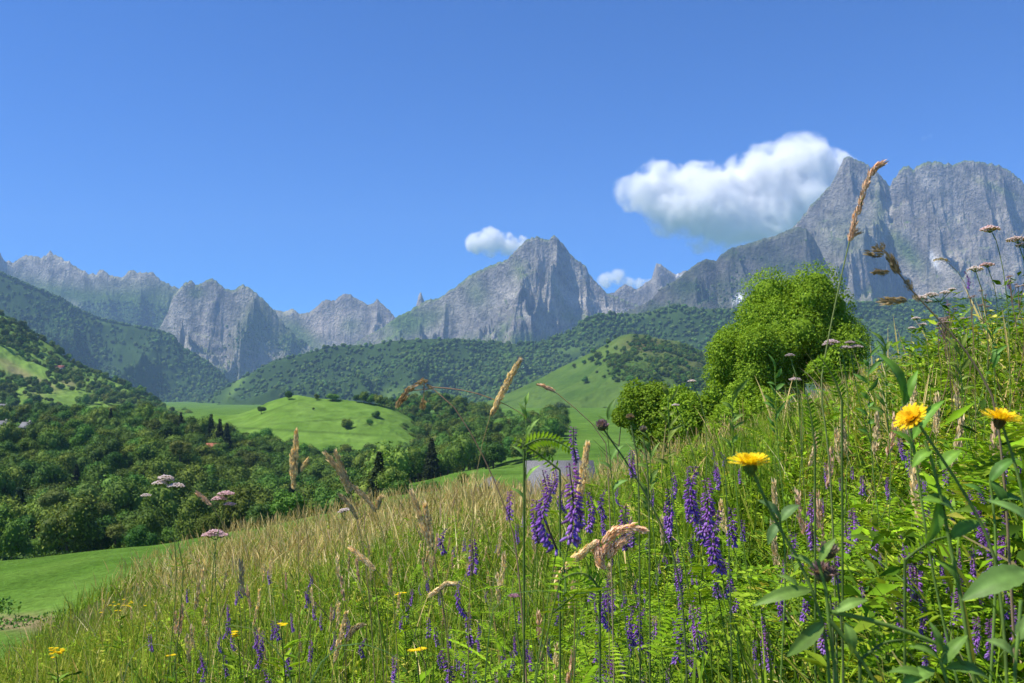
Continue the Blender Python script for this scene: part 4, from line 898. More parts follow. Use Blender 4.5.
# vetch foliage: ladder leaves with fine paired leaflets
for (n, Y1, Y2, sd) in ((480, .8, 3.5, 95), (900, 3.2, 8, 96)):
    px, x, Y, z, r = where(n, Y1, Y2, 380, 1180, seed=sd, power=1.2)
    h = lim_h(px, x, Y, z, r.uniform(.2, .5, n)); m_ = 11; az = r.uniform(0, 6.28, n); up = r.uniform(-.5, 1.4, n); Ls = r.uniform(.06, .12, n)
    ax = np.stack([np.cos(az), np.sin(az), up], 1); ax /= np.linalg.norm(ax, axis=1)[:, None]; side = np.stack([-np.sin(az), np.cos(az), 0 * az], 1)
    K = n * m_ * 2; i = np.repeat(np.arange(n), m_ * 2); q = np.tile(np.repeat(np.arange(m_), 2), n) / m_; sg = np.tile([1, -1], n * m_)[:, None]
    p = np.stack([x, Y, z + h], 1)[i] + ax[i] * (q * Ls[i])[:, None]; p[:, 2] -= (q ** 2) * .02
    c = colpick(r, n, GREENS[:4])[i]
    leaves(g, p, side[i] * sg + ax[i] * .35, np.tile((0, 0, 1.), (K, 1)) + (r.normal(size=(n, 3)) * .6)[i], .018 * r.uniform(.8, 1.2, K) * (1.1 - .5 * q), np.full(K, .0048), c, .1)
    ribbons(g, np.stack([x, Y, z + h * .0], 1), h, np.full(n, .003), az, np.full(n, .05), np.full(n, .3), [1, .8, .6], colpick(r, n, GREENS))
o = g.build("meadow_herbs", M_HERB, smooth=False); tag(o, "leafy green herbs and vetch foliage growing between the grasses", "herbs", kind="stuff")

# ================================================================== countable flowers and stalks
def ground_under(p, dx=0, dy=0):
    x, y = p[0] + dx, p[1] + dy; return np.array((x, y, float(meadow_z(x, y)) - .01))
def spike_mesh(seed, n=46, tone=0):
    r = np.random.default_rng(seed); a = Acc(); V0, F0 = ICO0; L_ = 1.0
    pale = np.array([(.48, .28, .80), (.42, .23, .74)][tone]); mid = np.array([(.36, .10, .62), (.24, .065, .50)][tone]); bud = np.array([(.34, .09, .34), (.20, .055, .26)][tone])
    ben = r.normal(size=2) * .09; tube(a, [(0, 0, -.05), (ben[0], ben[1], .5), (0, .01, 1)], [.016, .008], (.12, .09, .10), 5)
    side = r.uniform(0, 6.28)
    for k in range(n):
        t = (k + r.random() * .6) / n; az = side + r.uniform(-2.1, 2.1) + (k % 2) * .6; el = -.75 + .9 * t ** 2 + r.uniform(-.2, .2)
        d = np.array((math.cos(az) * math.cos(el), math.sin(az) * math.cos(el), math.sin(el)))
        l = (.125 - .07 * t ** 1.5) * r.uniform(.85, 1.15); w = l * .30
        b = np.array((ben[0] * 4 * t * (1 - t), ben[1] * 4 * t * (1 - t), t)) + d * .03
        s = np.cross(d, (0, 0, 1)); s /= np.linalg.norm(s); u = np.cross(s, d)
        V = V0[:, 0:1] * d * l * .5 + V0[:, 1:2] * s * w * .5 + V0[:, 2:3] * u * w * .6 + b + d * l * .5
        base = pale * (1 - t) ** 1.2 + mid * (1 - abs(2 * t - 1)) + bud * t ** 2 * 1.0; base = base / ((1 - t) ** 1.2 + (1 - abs(2 * t - 1)) + t ** 2)
        tipw = np.clip(V0[:, 0], 0, 1)[:, None]; C = base * (1 - tipw * .4) + pale * 1.25 * tipw * .4
        if r.random() < .12: C = C * (.55, .5, .5) + (.03, .02, 0)
        a.add(V, F0, C * r.uniform(.8, 1.15))
    return a.build("flower_spike", M_PETAL, link=False, smooth=False).data
SPK = [spike_mesh(500 + k, 84 + 8 * (k % 3), k % 2) for k in range(8)]
def pinnate_mesh(seed, m_=11, L_=0.0675):
    r = np.random.default_rng(seed); a = Acc(); q = np.repeat(np.arange(m_), 2) / m_; K = 2 * m_; sg = np.tile([1, -1], m_)[:, None]
    p = np.stack([q * L_, 0 * q, .25 * q * L_ - .3 * q ** 2 * L_], 1); D = np.tile((.45, 0, .1), (K, 1)) + np.array((0, 1, 0)) * sg
    leaves(a, p, D, np.tile((0, 0, 1.), (K, 1)) + r.normal(size=(K, 3)) * .15, .02 * (1.1 - .5 * q), np.full(K, .0055), colpick(r, K, GREENS[:4], .1), .1)
    tube(a, [(0, 0, 0), (L_ * .5, 0, .05 * L_), (L_ * 1.1, 0, -.05 * L_), (L_ * 1.3, .005, .0)], [.0009, .0003], (.10, .19, .04), 4)
    return a.build("leaf", M_HERB, link=False, smooth=False).data
PIN = [pinnate_mesh(520 + k, 9 + k % 4, .08 + .02 * (k % 3)) for k in range(5)]
def vetch(x0, top, bot, Y, label, group=None, sway=0.0):
    """x0,top,bot picture position of the flowering part (bottom may shift sideways by sway)"""
    A = np.array(P(x0, top, Y)); B = np.array(P(x0 + sway, bot, Y)); L_ = np.linalg.norm(A - B); G = ground_under(B, random.uniform(-.14, .14), random.uniform(-.02, .12))
    t = empty("vetch_plant", tuple(G), label, "wildflower", group)
    a = Acc(); tube(a, smooth_path([G * 0, (B - G) * .5 + np.array((random.uniform(-.09, .09), random.uniform(-.05, .05), 0)), B - G], 9), [.0009, .0006], (.15, .25, .05), 4)
    a.build("stem", M_HERB, t)
    s = bpy.data.objects.new("flower_spike", random.choice(SPK)); COL.objects.link(s); s.parent = t; s.location = tuple(B - G)
    d = Vector(tuple(A - B)); s.rotation_mode = 'QUATERNION'; s.rotation_quaternion = d.to_track_quat('Z', 'Y') @ Vector((0, 0, 1)).rotation_difference(Vector((0, 0, 1)))
    f = random.uniform(.8, 1.1); w = L_ if L_ < .10 else .10
    s.scale = (w * f * 1.3, w * f * 1.3, L_)
    if Y < 6:
        for k in range(3 if Y < 3 else 1):
            q = bpy.data.objects.new("leaf", random.choice(PIN)); COL.objects.link(q); q.parent = t; q.location = tuple((B - G) * random.uniform(.45, .95)); q.rotation_euler = (0, random.uniform(-.5, .2), random.uniform(0, 6.28))
    return t
ORD = ["leftmost", "second", "third", "fourth", "fifth", "sixth", "seventh", "eighth", "ninth", "tenth", "eleventh", "twelfth", "thirteenth", "fourteenth"]
clusters = {
 "violet vetch spikes before the barn": [(573, 427, 461, 3), (543, 470, 509, 0), (553, 465, 492, -1), (555, 481, 547, 2), (570, 463, 540, 0), (580, 486, 527, 1), (562, 490, 512, 2), (587, 492, 530, 0)],
 "vetch spikes left of the barn": [(510, 491, 518, 0), (536, 500, 541, 2), (446, 528, 553, -1), (464, 538, 551, 0), (472, 540, 574, 0), (517, 524, 543, 1), (523, 512, 526, 0)],
 "vetch spikes around the straw tuft right of the barn": [(605, 489, 518, 0), (625, 506, 548, 1), (632, 520, 545, 2), (600, 548, 563, -2), (648, 538, 552, 0)],
 "vetch spikes left of the yellow flower": [(668, 501, 540, 3), (669, 489, 530, 0), (695, 466, 520, 2), (705, 478, 533, 0), (688, 487, 520, 1), (702, 500, 543, 4), (718, 510, 570, 2), (732, 508, 545, 0), (712, 446, 459, 1), (721, 452, 466, 2), (679, 548, 562, 2), (743, 520, 540, 0)],
 "vetch spikes below the yellow flower": [(763, 607, 632, 3), (768, 632, 668, 4), (755, 664, 690, 2), (797, 533, 545, 1), (783, 560, 572, 0), (801, 555, 569, 0)],
 "vetch spikes in the bottom centre": [(462, 580, 615, 5), (468, 612, 645, 3), (441, 653, 690, 4), (436, 627, 645, 2), (456, 650, 670, 2), (495, 672, 692, 0), (604, 660, 690, 2), (641, 668, 690, 0), (478, 628, 640, 2), (629, 640, 656, 0), (596, 598, 612, 1)],
 "vetch spikes in the middle of the right bank": [(826, 463, 487, 2), (813, 490, 520, -2), (852, 507, 540, 0), (852, 466, 478, 0), (866, 483, 495, 1), (811, 508, 548, 3), (822, 498, 515, 0), (851, 512, 546, -2), (840, 478, 490, 1), (882, 553, 566, 1), (874, 602, 612, 0), (838, 556, 570, 0)],
 "vetch spikes under the two orange flowers": [(899, 438, 458, 5), (908, 450, 478, 6), (928, 475, 495, 2), (919, 470, 488, -1), (975, 505, 532, 3), (970, 484, 512, 4), (1006, 452, 475, -2), (1003, 470, 484, 5)],
 "vetch spikes in the lower right corner": [(985, 535, 575, 2), (971, 548, 580, 1), (958, 567, 599, 0), (1006, 543, 573, 1), (916, 556, 599, 1), (898, 556, 572, 0), (909, 592, 602, 0), (946, 575, 592, 2), (1015, 560, 580, 0)],
 "vetch spikes high on the bank at right": [(965, 271, 288, 3), (973, 277, 287, 0), (1008, 275, 288, 1), (938, 324, 340, 0), (948, 300, 312, 1), (1000, 330, 342, 0)],
}
def veg_Y(px, top, bot, size=.062):
    L_ = abs(bot - top); Y = np.clip(size * FPX / max(L_, 6), .8, 9)
    for _ in range(40):            # far enough forward that it stands clear of the ground, near enough to be rooted
        x = (px - 512) / FPX * Y; u, v = ray(px, bot); hgt = float(v) * Y - float(meadow_z(x, Y))
        if hgt > .72: Y *= 1.05
        elif hgt < .26: Y *= .94
        else: break
    return Y
for nm, L_ in clusters.items():
    L_ = sorted(L_); n = len(L_)
    for k, (x0, a_, b_, sw) in enumerate(L_):
        w = ORD[k] if k < n - 1 else "rightmost"
        lab = "%s of the %d %s" % (w, n, nm)
        vetch(x0, a_, b_, veg_Y(x0, a_, b_), lab, nm, sw)
# the scattered smaller ones
r = np.random.default_rng(99); groups = [("small vetch spikes scattered over the grassy slope at left", (150, 430, 540, 670), 48), ("small vetch spikes among the grasses of the centre", (430, 700, 540, 680), 66), ("small vetch spikes among the herbs of the bank", (600, 1020, 450, 640), 88)]
for nm, (xa, xb, ya, yb), n in groups:
    for k in range(n):
        px = r.uniform(xa, xb); py = r.uniform(ya, yb); ln = (5 + (py - 540) * .12 + r.uniform(0, 6)) if xa < 600 else (r.uniform(24, 50) if xa > 600 else r.uniform(18, 40)) * (1 if py > 490 else .65)
        if xa < 200 and py < 555 + (300 - px) * .12 + 10: continue
        Y = veg_Y(px, py, py + ln, .062 if xa < 200 else .058)
        vetch(px, py, py + ln, Y, nm.replace("small vetch spikes", "one of many violet vetch spikes"), nm, r.uniform(-2, 2))

# ---- grass stalks one can tell apart
def root_of(S):
    d = S[0] - S[1]; hz = max(S[0][2] - float(meadow_z(S[0][0], S[0][1])), .05); k = min(hz / max(-d[2], .02), 3) * .35
    return ground_under(S[0], d[0] * k, .04)
def seed_head(a, path, rad, n, L_, col, seed=0, spread=.35, wd=.35):
    r = np.random.default_rng(seed); path = smooth_path(path, 24); t = r.uniform(0, len(path) - 1.01, n); i = t.astype(int); f = (t - i)[:, None]
    c = path[i] * (1 - f) + path[i + 1] * f; T = path[i + 1] - path[i]; T /= np.linalg.norm(T, axis=1)[:, None] + 1e-9
    q = t / (len(path) - 1); env = np.sin(np.pi * np.clip(q * .9 + .08, 0, 1)) ** .6
    d = r.normal(size=(n, 3)); d -= (d * T).sum(1)[:, None] * T; d /= np.linalg.norm(d, axis=1)[:, None]
    p = c + d * (rad * env * r.uniform(.2, 1, n))[:, None]
    leaves(a, p, T + d * spread * r.uniform(.3, 1.6, n)[:, None], d, L_ * r.uniform(.6, 1.3, n), L_ * wd * r.uniform(.7, 1.2, n), np.asarray(col) * r.uniform(.65, 1.25, (n, 1)), .3)
def PP(pts, Y): return [np.array(P(q[0], q[1], Y if len(q) < 3 else q[2])) for q in pts]
STR = np.array((.92, .74, .42)); PNK = np.array((.86, .60, .40))
def stalk(name, label, stem, heads, Y, col=STR, srad=.0007, hrad=0.0020, n=150, L_=.006, scol=(.33, .27, .12), root=True, group=None, wd=.35, spread=.35):
    S = PP(stem, Y)
    if root: S = [root_of(S)] + S
    O = S[0].copy(); t = empty(name, tuple(O), label, "grass stalk", group)
    a = Acc(); tube(a, smooth_path([p - O for p in S], 26), [srad * 1.2, srad, srad * .6], scol, 5); a.build("stem", M_DRY, t)
    for k, h in enumerate(heads):
        a = Acc(); H = PP(h, Y); H = [p - O for p in H]; tube(a, smooth_path(H, 10), [srad * .8, srad * .4], scol, 4); seed_head(a, H, hrad, n, L_, col, seed=k + int(stem[0][0]), wd=wd, spread=spread); a.build("seed_head", M_DRY, t, False)
    return t
def spikelets(name, label, stem, items, Y, col, scol, srad=.0011, root=True, branches=()):
    """items: (x0,y0,x1,y1[,width]) each a fat pointed spikelet"""
    S = PP(stem, Y)
    if root: S = [root_of(S)] + S
    O = S[0].copy(); t = empty(name, tuple(O), label, "grass stalk"); a = Acc(); tube(a, smooth_path([p - O for p in S], 30), [srad * 1.2, srad, srad * .5], scol, 5)
    for b in branches: tube(a, smooth_path([p - O for p in PP(b, Y)], 8), [srad * .6, srad * .3], scol, 4)
    a.build("stem", M_DRY, t)
    for k, it in enumerate(items):
        p, q = PP([(it[0], it[1]), (it[2], it[3])], Y); a = Acc(); w = .0032 * (it[4] if len(it) > 4 else 1); r = np.random.default_rng(k)
        seed_head(a, [p - O, q - O], w * .8, 46, np.linalg.norm(q - p) * .42, col, seed=k, spread=.3, wd=.3); a.build("spikelet", M_DRY, t, False)
    return t
spikelets("brome_stalk", "arching dry brome stalk with fat brown spikelets dangling at its left end", [(523, 560), (500, 492), (478, 445), (456, 408), (444, 399), (432, 387), (423, 384), (414, 386), (407, 391)],
          [(414, 385, 424, 381, 1.1), (404, 392, 413, 387, 1.2), (398, 404, 407, 393, 1.4), (396, 409, 401, 400, 1.3), (422, 412, 423, 402, 1.2), (426, 384, 431, 388, .8)], 1.0, np.array((.48, .33, .17)), (.40, .26, .16), branches=[[(424, 384), (424, 396), (423, 403)], [(430, 387), (460, 389), (490, 397), (523, 413), (532, 424)]])
stalk("grass_stalk", "single upright straw spike leaning right, highest over the dark valley wood", [(470, 520), (480, 450), (491, 413)], [[(491, 416), (504, 389), (512, 374), (519, 362)]], 1.0, STR * 1.05, hrad=0.0030, n=420, L_=0.0060)
spikelets("grass_stalk", "thin pale stalk with pinkish broken tip over the round hill", [(610, 450), (600, 430), (560, 395), (545, 385), (536, 384)], [(536, 384, 544, 386, .7), (545, 386, 553, 390, .7), (540, 384, 549, 389, .6)], 1.1, PNK, (.40, .32, .18))
stalk("grass_stalk", "pair of pale feathery grass heads standing over the dark woods at left", [(299, 590), (298, 518), (296, 480)], [[(296, 478), (295, 455), (296.5, 432)], [(294, 490), (292, 470), (292.5, 452)]], 1.5, STR * 1.15, hrad=0.0036, n=260, L_=0.0083)
stalk("grass_stalk", "thin straw stalk with a small side head right of the feathery pair", [(310, 580), (306, 518), (302, 476), (301, 470)], [[(301, 472), (304, 465), (307, 461)]], 1.5, STR * 1.1, hrad=0.0025, n=90, L_=0.0075)
stalk("grass_stalk", "leaning brown grass head, left of two crossing ones over the wood", [(370, 560), (346, 486)], [[(350, 494), (340, 472), (326, 454)]], 1.3, STR * .8, hrad=0.0030, n=240, L_=0.0075)
stalk("grass_stalk", "leaning brown grass head, right of two crossing ones over the wood", [(378, 560), (350, 490)], [[(352, 492), (343, 472), (336, 453)]], 1.3, STR * .8, hrad=0.0032, n=240, L_=0.0075)
stalk("grass_stalk", "curved straw head reaching right toward the round bushes", [(395, 570), (375, 508)], [[(376, 512), (365, 496), (349, 484)], [(378, 510), (378, 503), (380, 499)]], 1.3, STR * .9, hrad=0.0027, n=180, L_=0.0075)
stalk("grass_stalk", "short brown head under the two crossing ones", [(372, 590), (358, 520)], [[(358, 520), (350, 505), (340.6, 496)]], 1.4, STR * .7, hrad=0.0027, n=150, L_=0.0075)
stalk("grass_stalk", "tall pale feathery head, left of two near the hut", [(452, 640), (430, 540)], [[(430, 545), (420, 518), (412, 494)]], 1.1, STR * 1.1, hrad=0.0032, n=260, L_=0.0075)
stalk("grass_stalk", "tall pale feathery head, right of two near the hut", [(450, 640), (433, 548)], [[(433, 550), (428, 525), (425, 506)]], 1.1, STR * 1.15, hrad=0.0029, n=220, L_=0.0075)
stalk("grass_stalk", "thick pale straw head leaning right below the violet cluster", [(545, 640), (553, 590)], [[(554, 584), (570, 563), (592, 545)]], .9, STR * 1.15, hrad=0.0035, n=380, L_=0.0060)
stalk("grass_stalk", "slender straw head standing among the violet spikes before the barn", [(574, 640), (576, 550), (579, 505)], [[(578, 508), (582, 478), (587.5, 445)]], .9, STR * 1.15, hrad=0.0029, n=360, L_=0.0060)
stalk("grass_stalk", "pale head drooping left in the middle of the left slope", [(428, 670), (420, 642), (398, 604), (376, 570)], [[(376, 571), (362, 558), (351, 549)]], 1.2, STR * 1.3, hrad=0.0032, n=240, L_=0.0067)
stalk("grass_stalk", "upright straw head low on the left slope", [(330, 690), (334, 661)], [[(334, 663), (341, 635), (346, 614)]], 1.2, STR * 1.05, hrad=0.0029, n=220, L_=0.0067)
stalk("grass_stalk", "brownish head lying right low on the left slope", [(340, 690), (346, 640)], [[(346, 642), (352, 630), (361, 625)]], 1.2, STR * .7, hrad=0.0029, n=150, L_=0.0067)
stalk("grass_stalk", "reddish straw stalk slanting beside the white umbels over the wood", [(240, 560), (222, 520), (211, 505)], [[(212, 506), (204, 499), (197.5, 493)]], 1.6, PNK * 1.1, hrad=0.0025, n=120, L_=0.0075)
stalk("grass_stalk", "bent straw head hooking left beside the violet spikes at centre left", [(449, 640), (446, 600), (440, 588)], [[(441, 586), (446, 584), (454, 584)], [(446, 583), (438, 590), (432, 594)]], 1.1, STR, hrad=0.0022, n=110, L_=0.0060)
stalk("grass_stalk", "very tall single grass stalk rising against the cirque wall", [(833, 470), (819, 392), (826, 350), (838, 290), (849, 243)], [[(849, 243), (851, 236), (856, 233)], [(850, 238), (856, 215), (861, 205)], [(860, 207), (866, 185), (871, 172)], [(869, 178), (875, 168), (882, 164)]], 1.0, PNK * .95, hrad=0.0017, n=80, L_=.008, scol=(.24, .30, .10), srad=.0012, wd=.3, spread=.45)
spikelets("brome_stalk", "brown brome stalk leaning left before the cirque wall with fat spikelets", [(1005, 420), (975, 362), (947, 328), (925, 305), (913, 292), (900, 276), (889, 256), (884, 250)],
          [(884, 251, 875, 247, 1.1), (886, 254, 869, 253, 1.2), (884, 251, 882, 244, 1.0), (899, 275, 890, 258, 1.2), (900, 276, 893, 266, 1.1), (890, 273, 875, 272, 1.0), (912, 291, 907, 282, 1.3), (908, 301, 886, 301, 1.3), (913, 293, 917, 300, 1.0)], .8, np.array((.40, .31, .17)), (.33, .25, .15), srad=.0013)
stalk("grass_stalk", "thin dry hooked stalk over the upper bank", [(975, 330), (968, 285), (950, 262), (935, 258)], [[(950, 262), (942, 258), (934, 260)]], 1.6, STR * .8, hrad=0.0014, n=40)
t = stalk("grass_stalk", "curled fluffy tan grass tuft among violet spikes right of the barn", [(610, 620), (606, 575)], [[(602, 545), (612, 532), (630, 527), (643, 530)], [(600, 540), (595, 545), (600, 556)], [(608, 560), (615, 545), (628, 538)], [(606, 570), (598, 560), (606, 548)]], .95, PNK * 1.25, hrad=0.0043, n=170, L_=0.0075)
# a medium population of single stalks
r = np.random.default_rng(123)
for k in range(95):
    px = r.uniform(130, 1000) if k % 3 else r.uniform(150, 560); base = np.interp(px, [130, 300, 500, 700, 850, 1000], [575, 545, 515, 470, 400, 330]); py = base + abs(r.normal()) * (75 if px < 600 else 50) + 4
    if py > 655: continue
    Y = float(r.uniform(1.8, 5.5) if px < 650 else r.uniform(2.8, 6))
    x = (px - 512) / FPX * Y; u_, v_ = ray(px, py); hh = float(v_) * Y - float(meadow_z(x, Y))
    if not .3 < hh < .95:
        for _ in range(60):
            Y *= 1.04 if hh > .6 else .96; hh = float(v_) * Y - float(meadow_z((px - 512) / FPX * Y, Y))
            if .4 < hh < .8: break
    ln = .075 * FPX / Y; dx = r.uniform(-.7, .7) * ln * .6
    stalk("meadow_grass_stalk", "one of many single straw grass heads standing scattered through the meadow", [(px - dx * 1.6, py + ln * 2), (px - dx * .5, py + ln * .9)], [[(px - dx * .5, py + ln * .9), (px - dx * .1, py + ln * .4), (px, py)]], Y, [STR, PNK, STR * .8, STR * 1.15][k % 4], srad=.0006 * max(1, Y / 2), hrad=0.0022 + .001 * (k % 3), n=70, L_=.012, group="single straw grass heads scattered through the meadow")

# ---- umbels (yarrow like)
M_UMB = M_PETAL
def umbel(label, stem, heads, Y, R_=.014, col=(.78, .70, .68), gcol=(.22, .31, .09), leafy=True, cat="wildflower", n=70):
    S = PP(stem, Y); S = [ground_under(S[0], random.uniform(-.16, .16), .04)] + S; O = S[0].copy(); t = empty("umbel_flower", tuple(O), label, cat)
    a = Acc(); tube(a, smooth_path([p - O for p in S], 20), [.0013, .001, .0008], gcol, 5)
    node = S[-1]
    for h in heads:
        c = np.array(P(h[0], h[1], Y)); tube(a, smooth_path([node - O, (node + c) / 2 - O + (0, 0, -.003), c - O + (0, 0, -.004)], 8), [.0011, .0008], gcol, 4)
    a.build("stem", M_HERB, t)
    r = np.random.default_rng(int(stem[0][0] * 7)); V0, F0 = ICO0
    for h in heads:
        c = np.array(P(h[0], h[1], Y)) - O; Rr = R_ * (h[2] if len(h) > 2 else 1); a = Acc()
        for k in range(n):
            q = math.sqrt((k + .5) / n); th = k * 2.39996; p = c + np.array((math.cos(th) * q * Rr, math.sin(th) * q * Rr, -.35 * Rr * q * q + r.normal() * .06 * Rr))
            a.add(V0 * (Rr * .13, Rr * .13, Rr * .09) + p, F0, np.array(col) * r.uniform(.8, 1.2) * ((1, .92, .95) if r.random() < .3 else (1, 1, 1)))
            if k % 5 == 0: tube(a, [c + (0, 0, -Rr * .7), p], [.0006, .0004], gcol, 3)
        a.build("umbel", M_UMB, t, False)
    if leafy:
        a = Acc(); K = 160; P0 = smooth_path([p - O for p in S], 20); i = r.integers(4, 17, K); az = r.uniform(0, 6.28, K); D = np.stack([np.cos(az), np.sin(az), r.uniform(0, 1, K)], 1)
        leaves(a, P0[i] + D * r.uniform(0, .03, K)[:, None], D + r.normal(size=(K, 3)) * .4, np.tile((0, 0, 1.), (K, 1)), r.uniform(.008, .016, K), r.uniform(.0015, .003, K), colpick(r, K, GREENS)); a.build("foliage", M_HERB, t, False)
    return t
umbel("white yarrow with four flat heads standing before the dark valley wood", [(188, 575), (176, 538), (171, 490)], [(160, 481), (166, 475.5), (176, 483.5, 1.1), (168, 478, .8)], 1.7)
umbel("small single white umbel left of the larger yarrow", [(185, 560), (160, 510), (150, 498)], [(146, 494)], 1.8, R_=.010)
umbel("pinkish yarrow with three heads, upper one over the wood at left", [(212, 590), (214, 550), (224, 505)], [(226, 491.5, 1.1), (219, 496.5), (230, 502.5, .8)], 1.7, col=(.76, .56, .58))
umbel("pinkish yarrow with three heads, lower one on the meadow crest at left", [(216, 600), (215, 560), (215, 540)], [(215, 530, 1.1), (209, 533), (221, 533)], 1.8, col=(.76, .56, .58))
umbel("small white umbel peeping over the crest beside the field", [(345, 560), (345, 520)], [(345, 508.5, .9), (341, 511, .6)], 2.2)
umbel("pink umbel standing highest on the bank before the cirque wall", [(1010, 330), (1004, 270), (996, 240)], [(990, 226.5, 1.4)], 1.9, col=(.78, .60, .58), R_=.014, n=90)
umbel("pale umbel at the right edge of the bank top", [(1030, 320), (1024, 260)], [(1017, 237, 1.3), (1024, 243, 1)], 1.9, col=(.60, .50, .45), R_=.016)
umbel("pinkish umbel below the highest one", [(1002, 330), (994, 285)], [(987, 263, 1.1)], 2.0, col=(.70, .52, .50))
umbel("whitish umbel left of the pink one on the bank top", [(990, 340), (982, 290)], [(975, 267, 1.2)], 2.0)
umbel("wide loose group of white umbels on the skyline of the bank", [(955, 350), (948, 315), (940, 302)], [(920, 296, 1.1), (931, 293, 1.2), (927, 300, .9), (945, 291, .9), (952, 288, .7)], 2.2)
umbel("white umbels lower on the bank skyline beside the large tree", [(930, 370), (925, 330)], [(916, 317, .8), (922, 323, .9), (912, 327, .7)], 2.4)
umbel("brownish pink umbel cluster before the large tree, upper", [(850, 420), (845, 365), (842, 352)], [(831.5, 340, 1.1), (828, 343, .8)], 1.8, col=(.66, .54, .54))
umbel("pale umbel pair before the right of the large tree", [(862, 420), (852, 360)], [(846, 346, .9), (856, 345, 1), (850, 341, .7)], 1.8, col=(.5, .42, .40))
umbel("pale button like umbel before the middle of the large tree", [(800, 420), (796, 375)], [(790, 354, .8)], 1.6, col=(.5, .42, .42), R_=.011)
umbel("brownish umbel before the foot of the large tree", [(806, 430), (800, 395)], [(795, 378, 1)], 1.7, col=(.66, .56, .54), R_=.011)
umbel("small white umbel before the gap between bush and trees", [(710, 430), (700, 400)], [(692, 380, .8)], 1.7, R_=.010)
umbel("small pale flower before the bush beside the trees", [(690, 440), (680, 415)], [(675.5, 404, .8)], 1.7, R_=.009)
umbel("pink clover like umbel low among the grasses of the centre", [(516, 640), (514, 605)], [(513.5, 594, 1)], 1.1, col=(.50, .28, .36), R_=.007, leafy=False)

r = np.random.default_rng(77)
for k in range(16):
    px = r.uniform(938, 1030); py = np.interp(px, [938, 980, 1030], [312, 275, 245]) + r.uniform(0, 34); c_ = [(.52, .40, .36), (.42, .30, .24), (.66, .56, .52)][k % 3]
    o_ = umbel("one of the small dried brownish umbels crowding the bank top at the right edge", [(px + r.uniform(4, 14), py + 60), (px + r.uniform(0, 5), py + 22)], [(px, py, .8), (px + r.uniform(-7, 7), py + r.uniform(-2, 5), .6)], r.uniform(2.0, 3.0), col=c_, gcol=(.30, .20, .12), R_=.011, leafy=False, n=34)
    o_["group"] = "dried umbels on the bank top"
# ---- buds on bent stems
def bud(label, stem, head, Y, col, R_=.008):
    S = PP(stem, Y); S = [ground_under(S[0], 0, .03)] + S; O = S[0].copy(); t = empty("bud_flower", tuple(O), label, "wildflower"); a = Acc()
    tube(a, smooth_path([p - O for p in S] , 22), [.0012, .001, .0008], (.16, .22, .08), 6); a.build("stem", M_HERB, t)
    c = np.array(P(head[0], head[1], Y)) - O; a = Acc(); V0, F0 = ICO1; a.add(V0 * (R_ * .7, R_ * .7, R_ * .6) + c, F0, (.12, .13, .06)); r = np.random.default_rng(int(head[0])); K = 70
    d = r.normal(size=(K, 3)); d[:, 2] = np.abs(d[:, 2]); d /= np.linalg.norm(d, axis=1)[:, None]; leaves(a, c + d * R_ * .5, d + (0, 0, .3), r.normal(size=(K, 3)), np.full(K, R_ * .75), np.full(K, R_ * .3), np.array(col) * r.uniform(.6, 1.3, (K, 1))); a.build("flower_head", M_PETAL, t, False); return t
bud("dark purple brown bud on a long stem slanting down right beside the barn", [(690, 600), (660, 520), (649, 500), (634, 474), (612, 440), (604, 430)], (602, 427), .85, (.30, .2, .25), .0065)
bud("brown seed bud upright, taller of two right of the slanting stem", [(640, 560), (638, 450), (631, 425)], (630, 418), 1.0, (.42, .30, .2), .0045)
bud("round grey brown bud, lower of two right of the slanting stem", [(650, 560), (648, 460), (643, 436)], (643, 430), 1.0, (.36, .3, .27), .0045)
bud("brown seed head beside the stem of the central plant at right", [(835, 640), (830, 595)], (823, 575), .7, (.30, .2, .2), .010)
bud("tan seed head above the brown one in the right foreground", [(845, 640), (836, 570)], (828, 553), .7, (.42, .32, .24), .008)

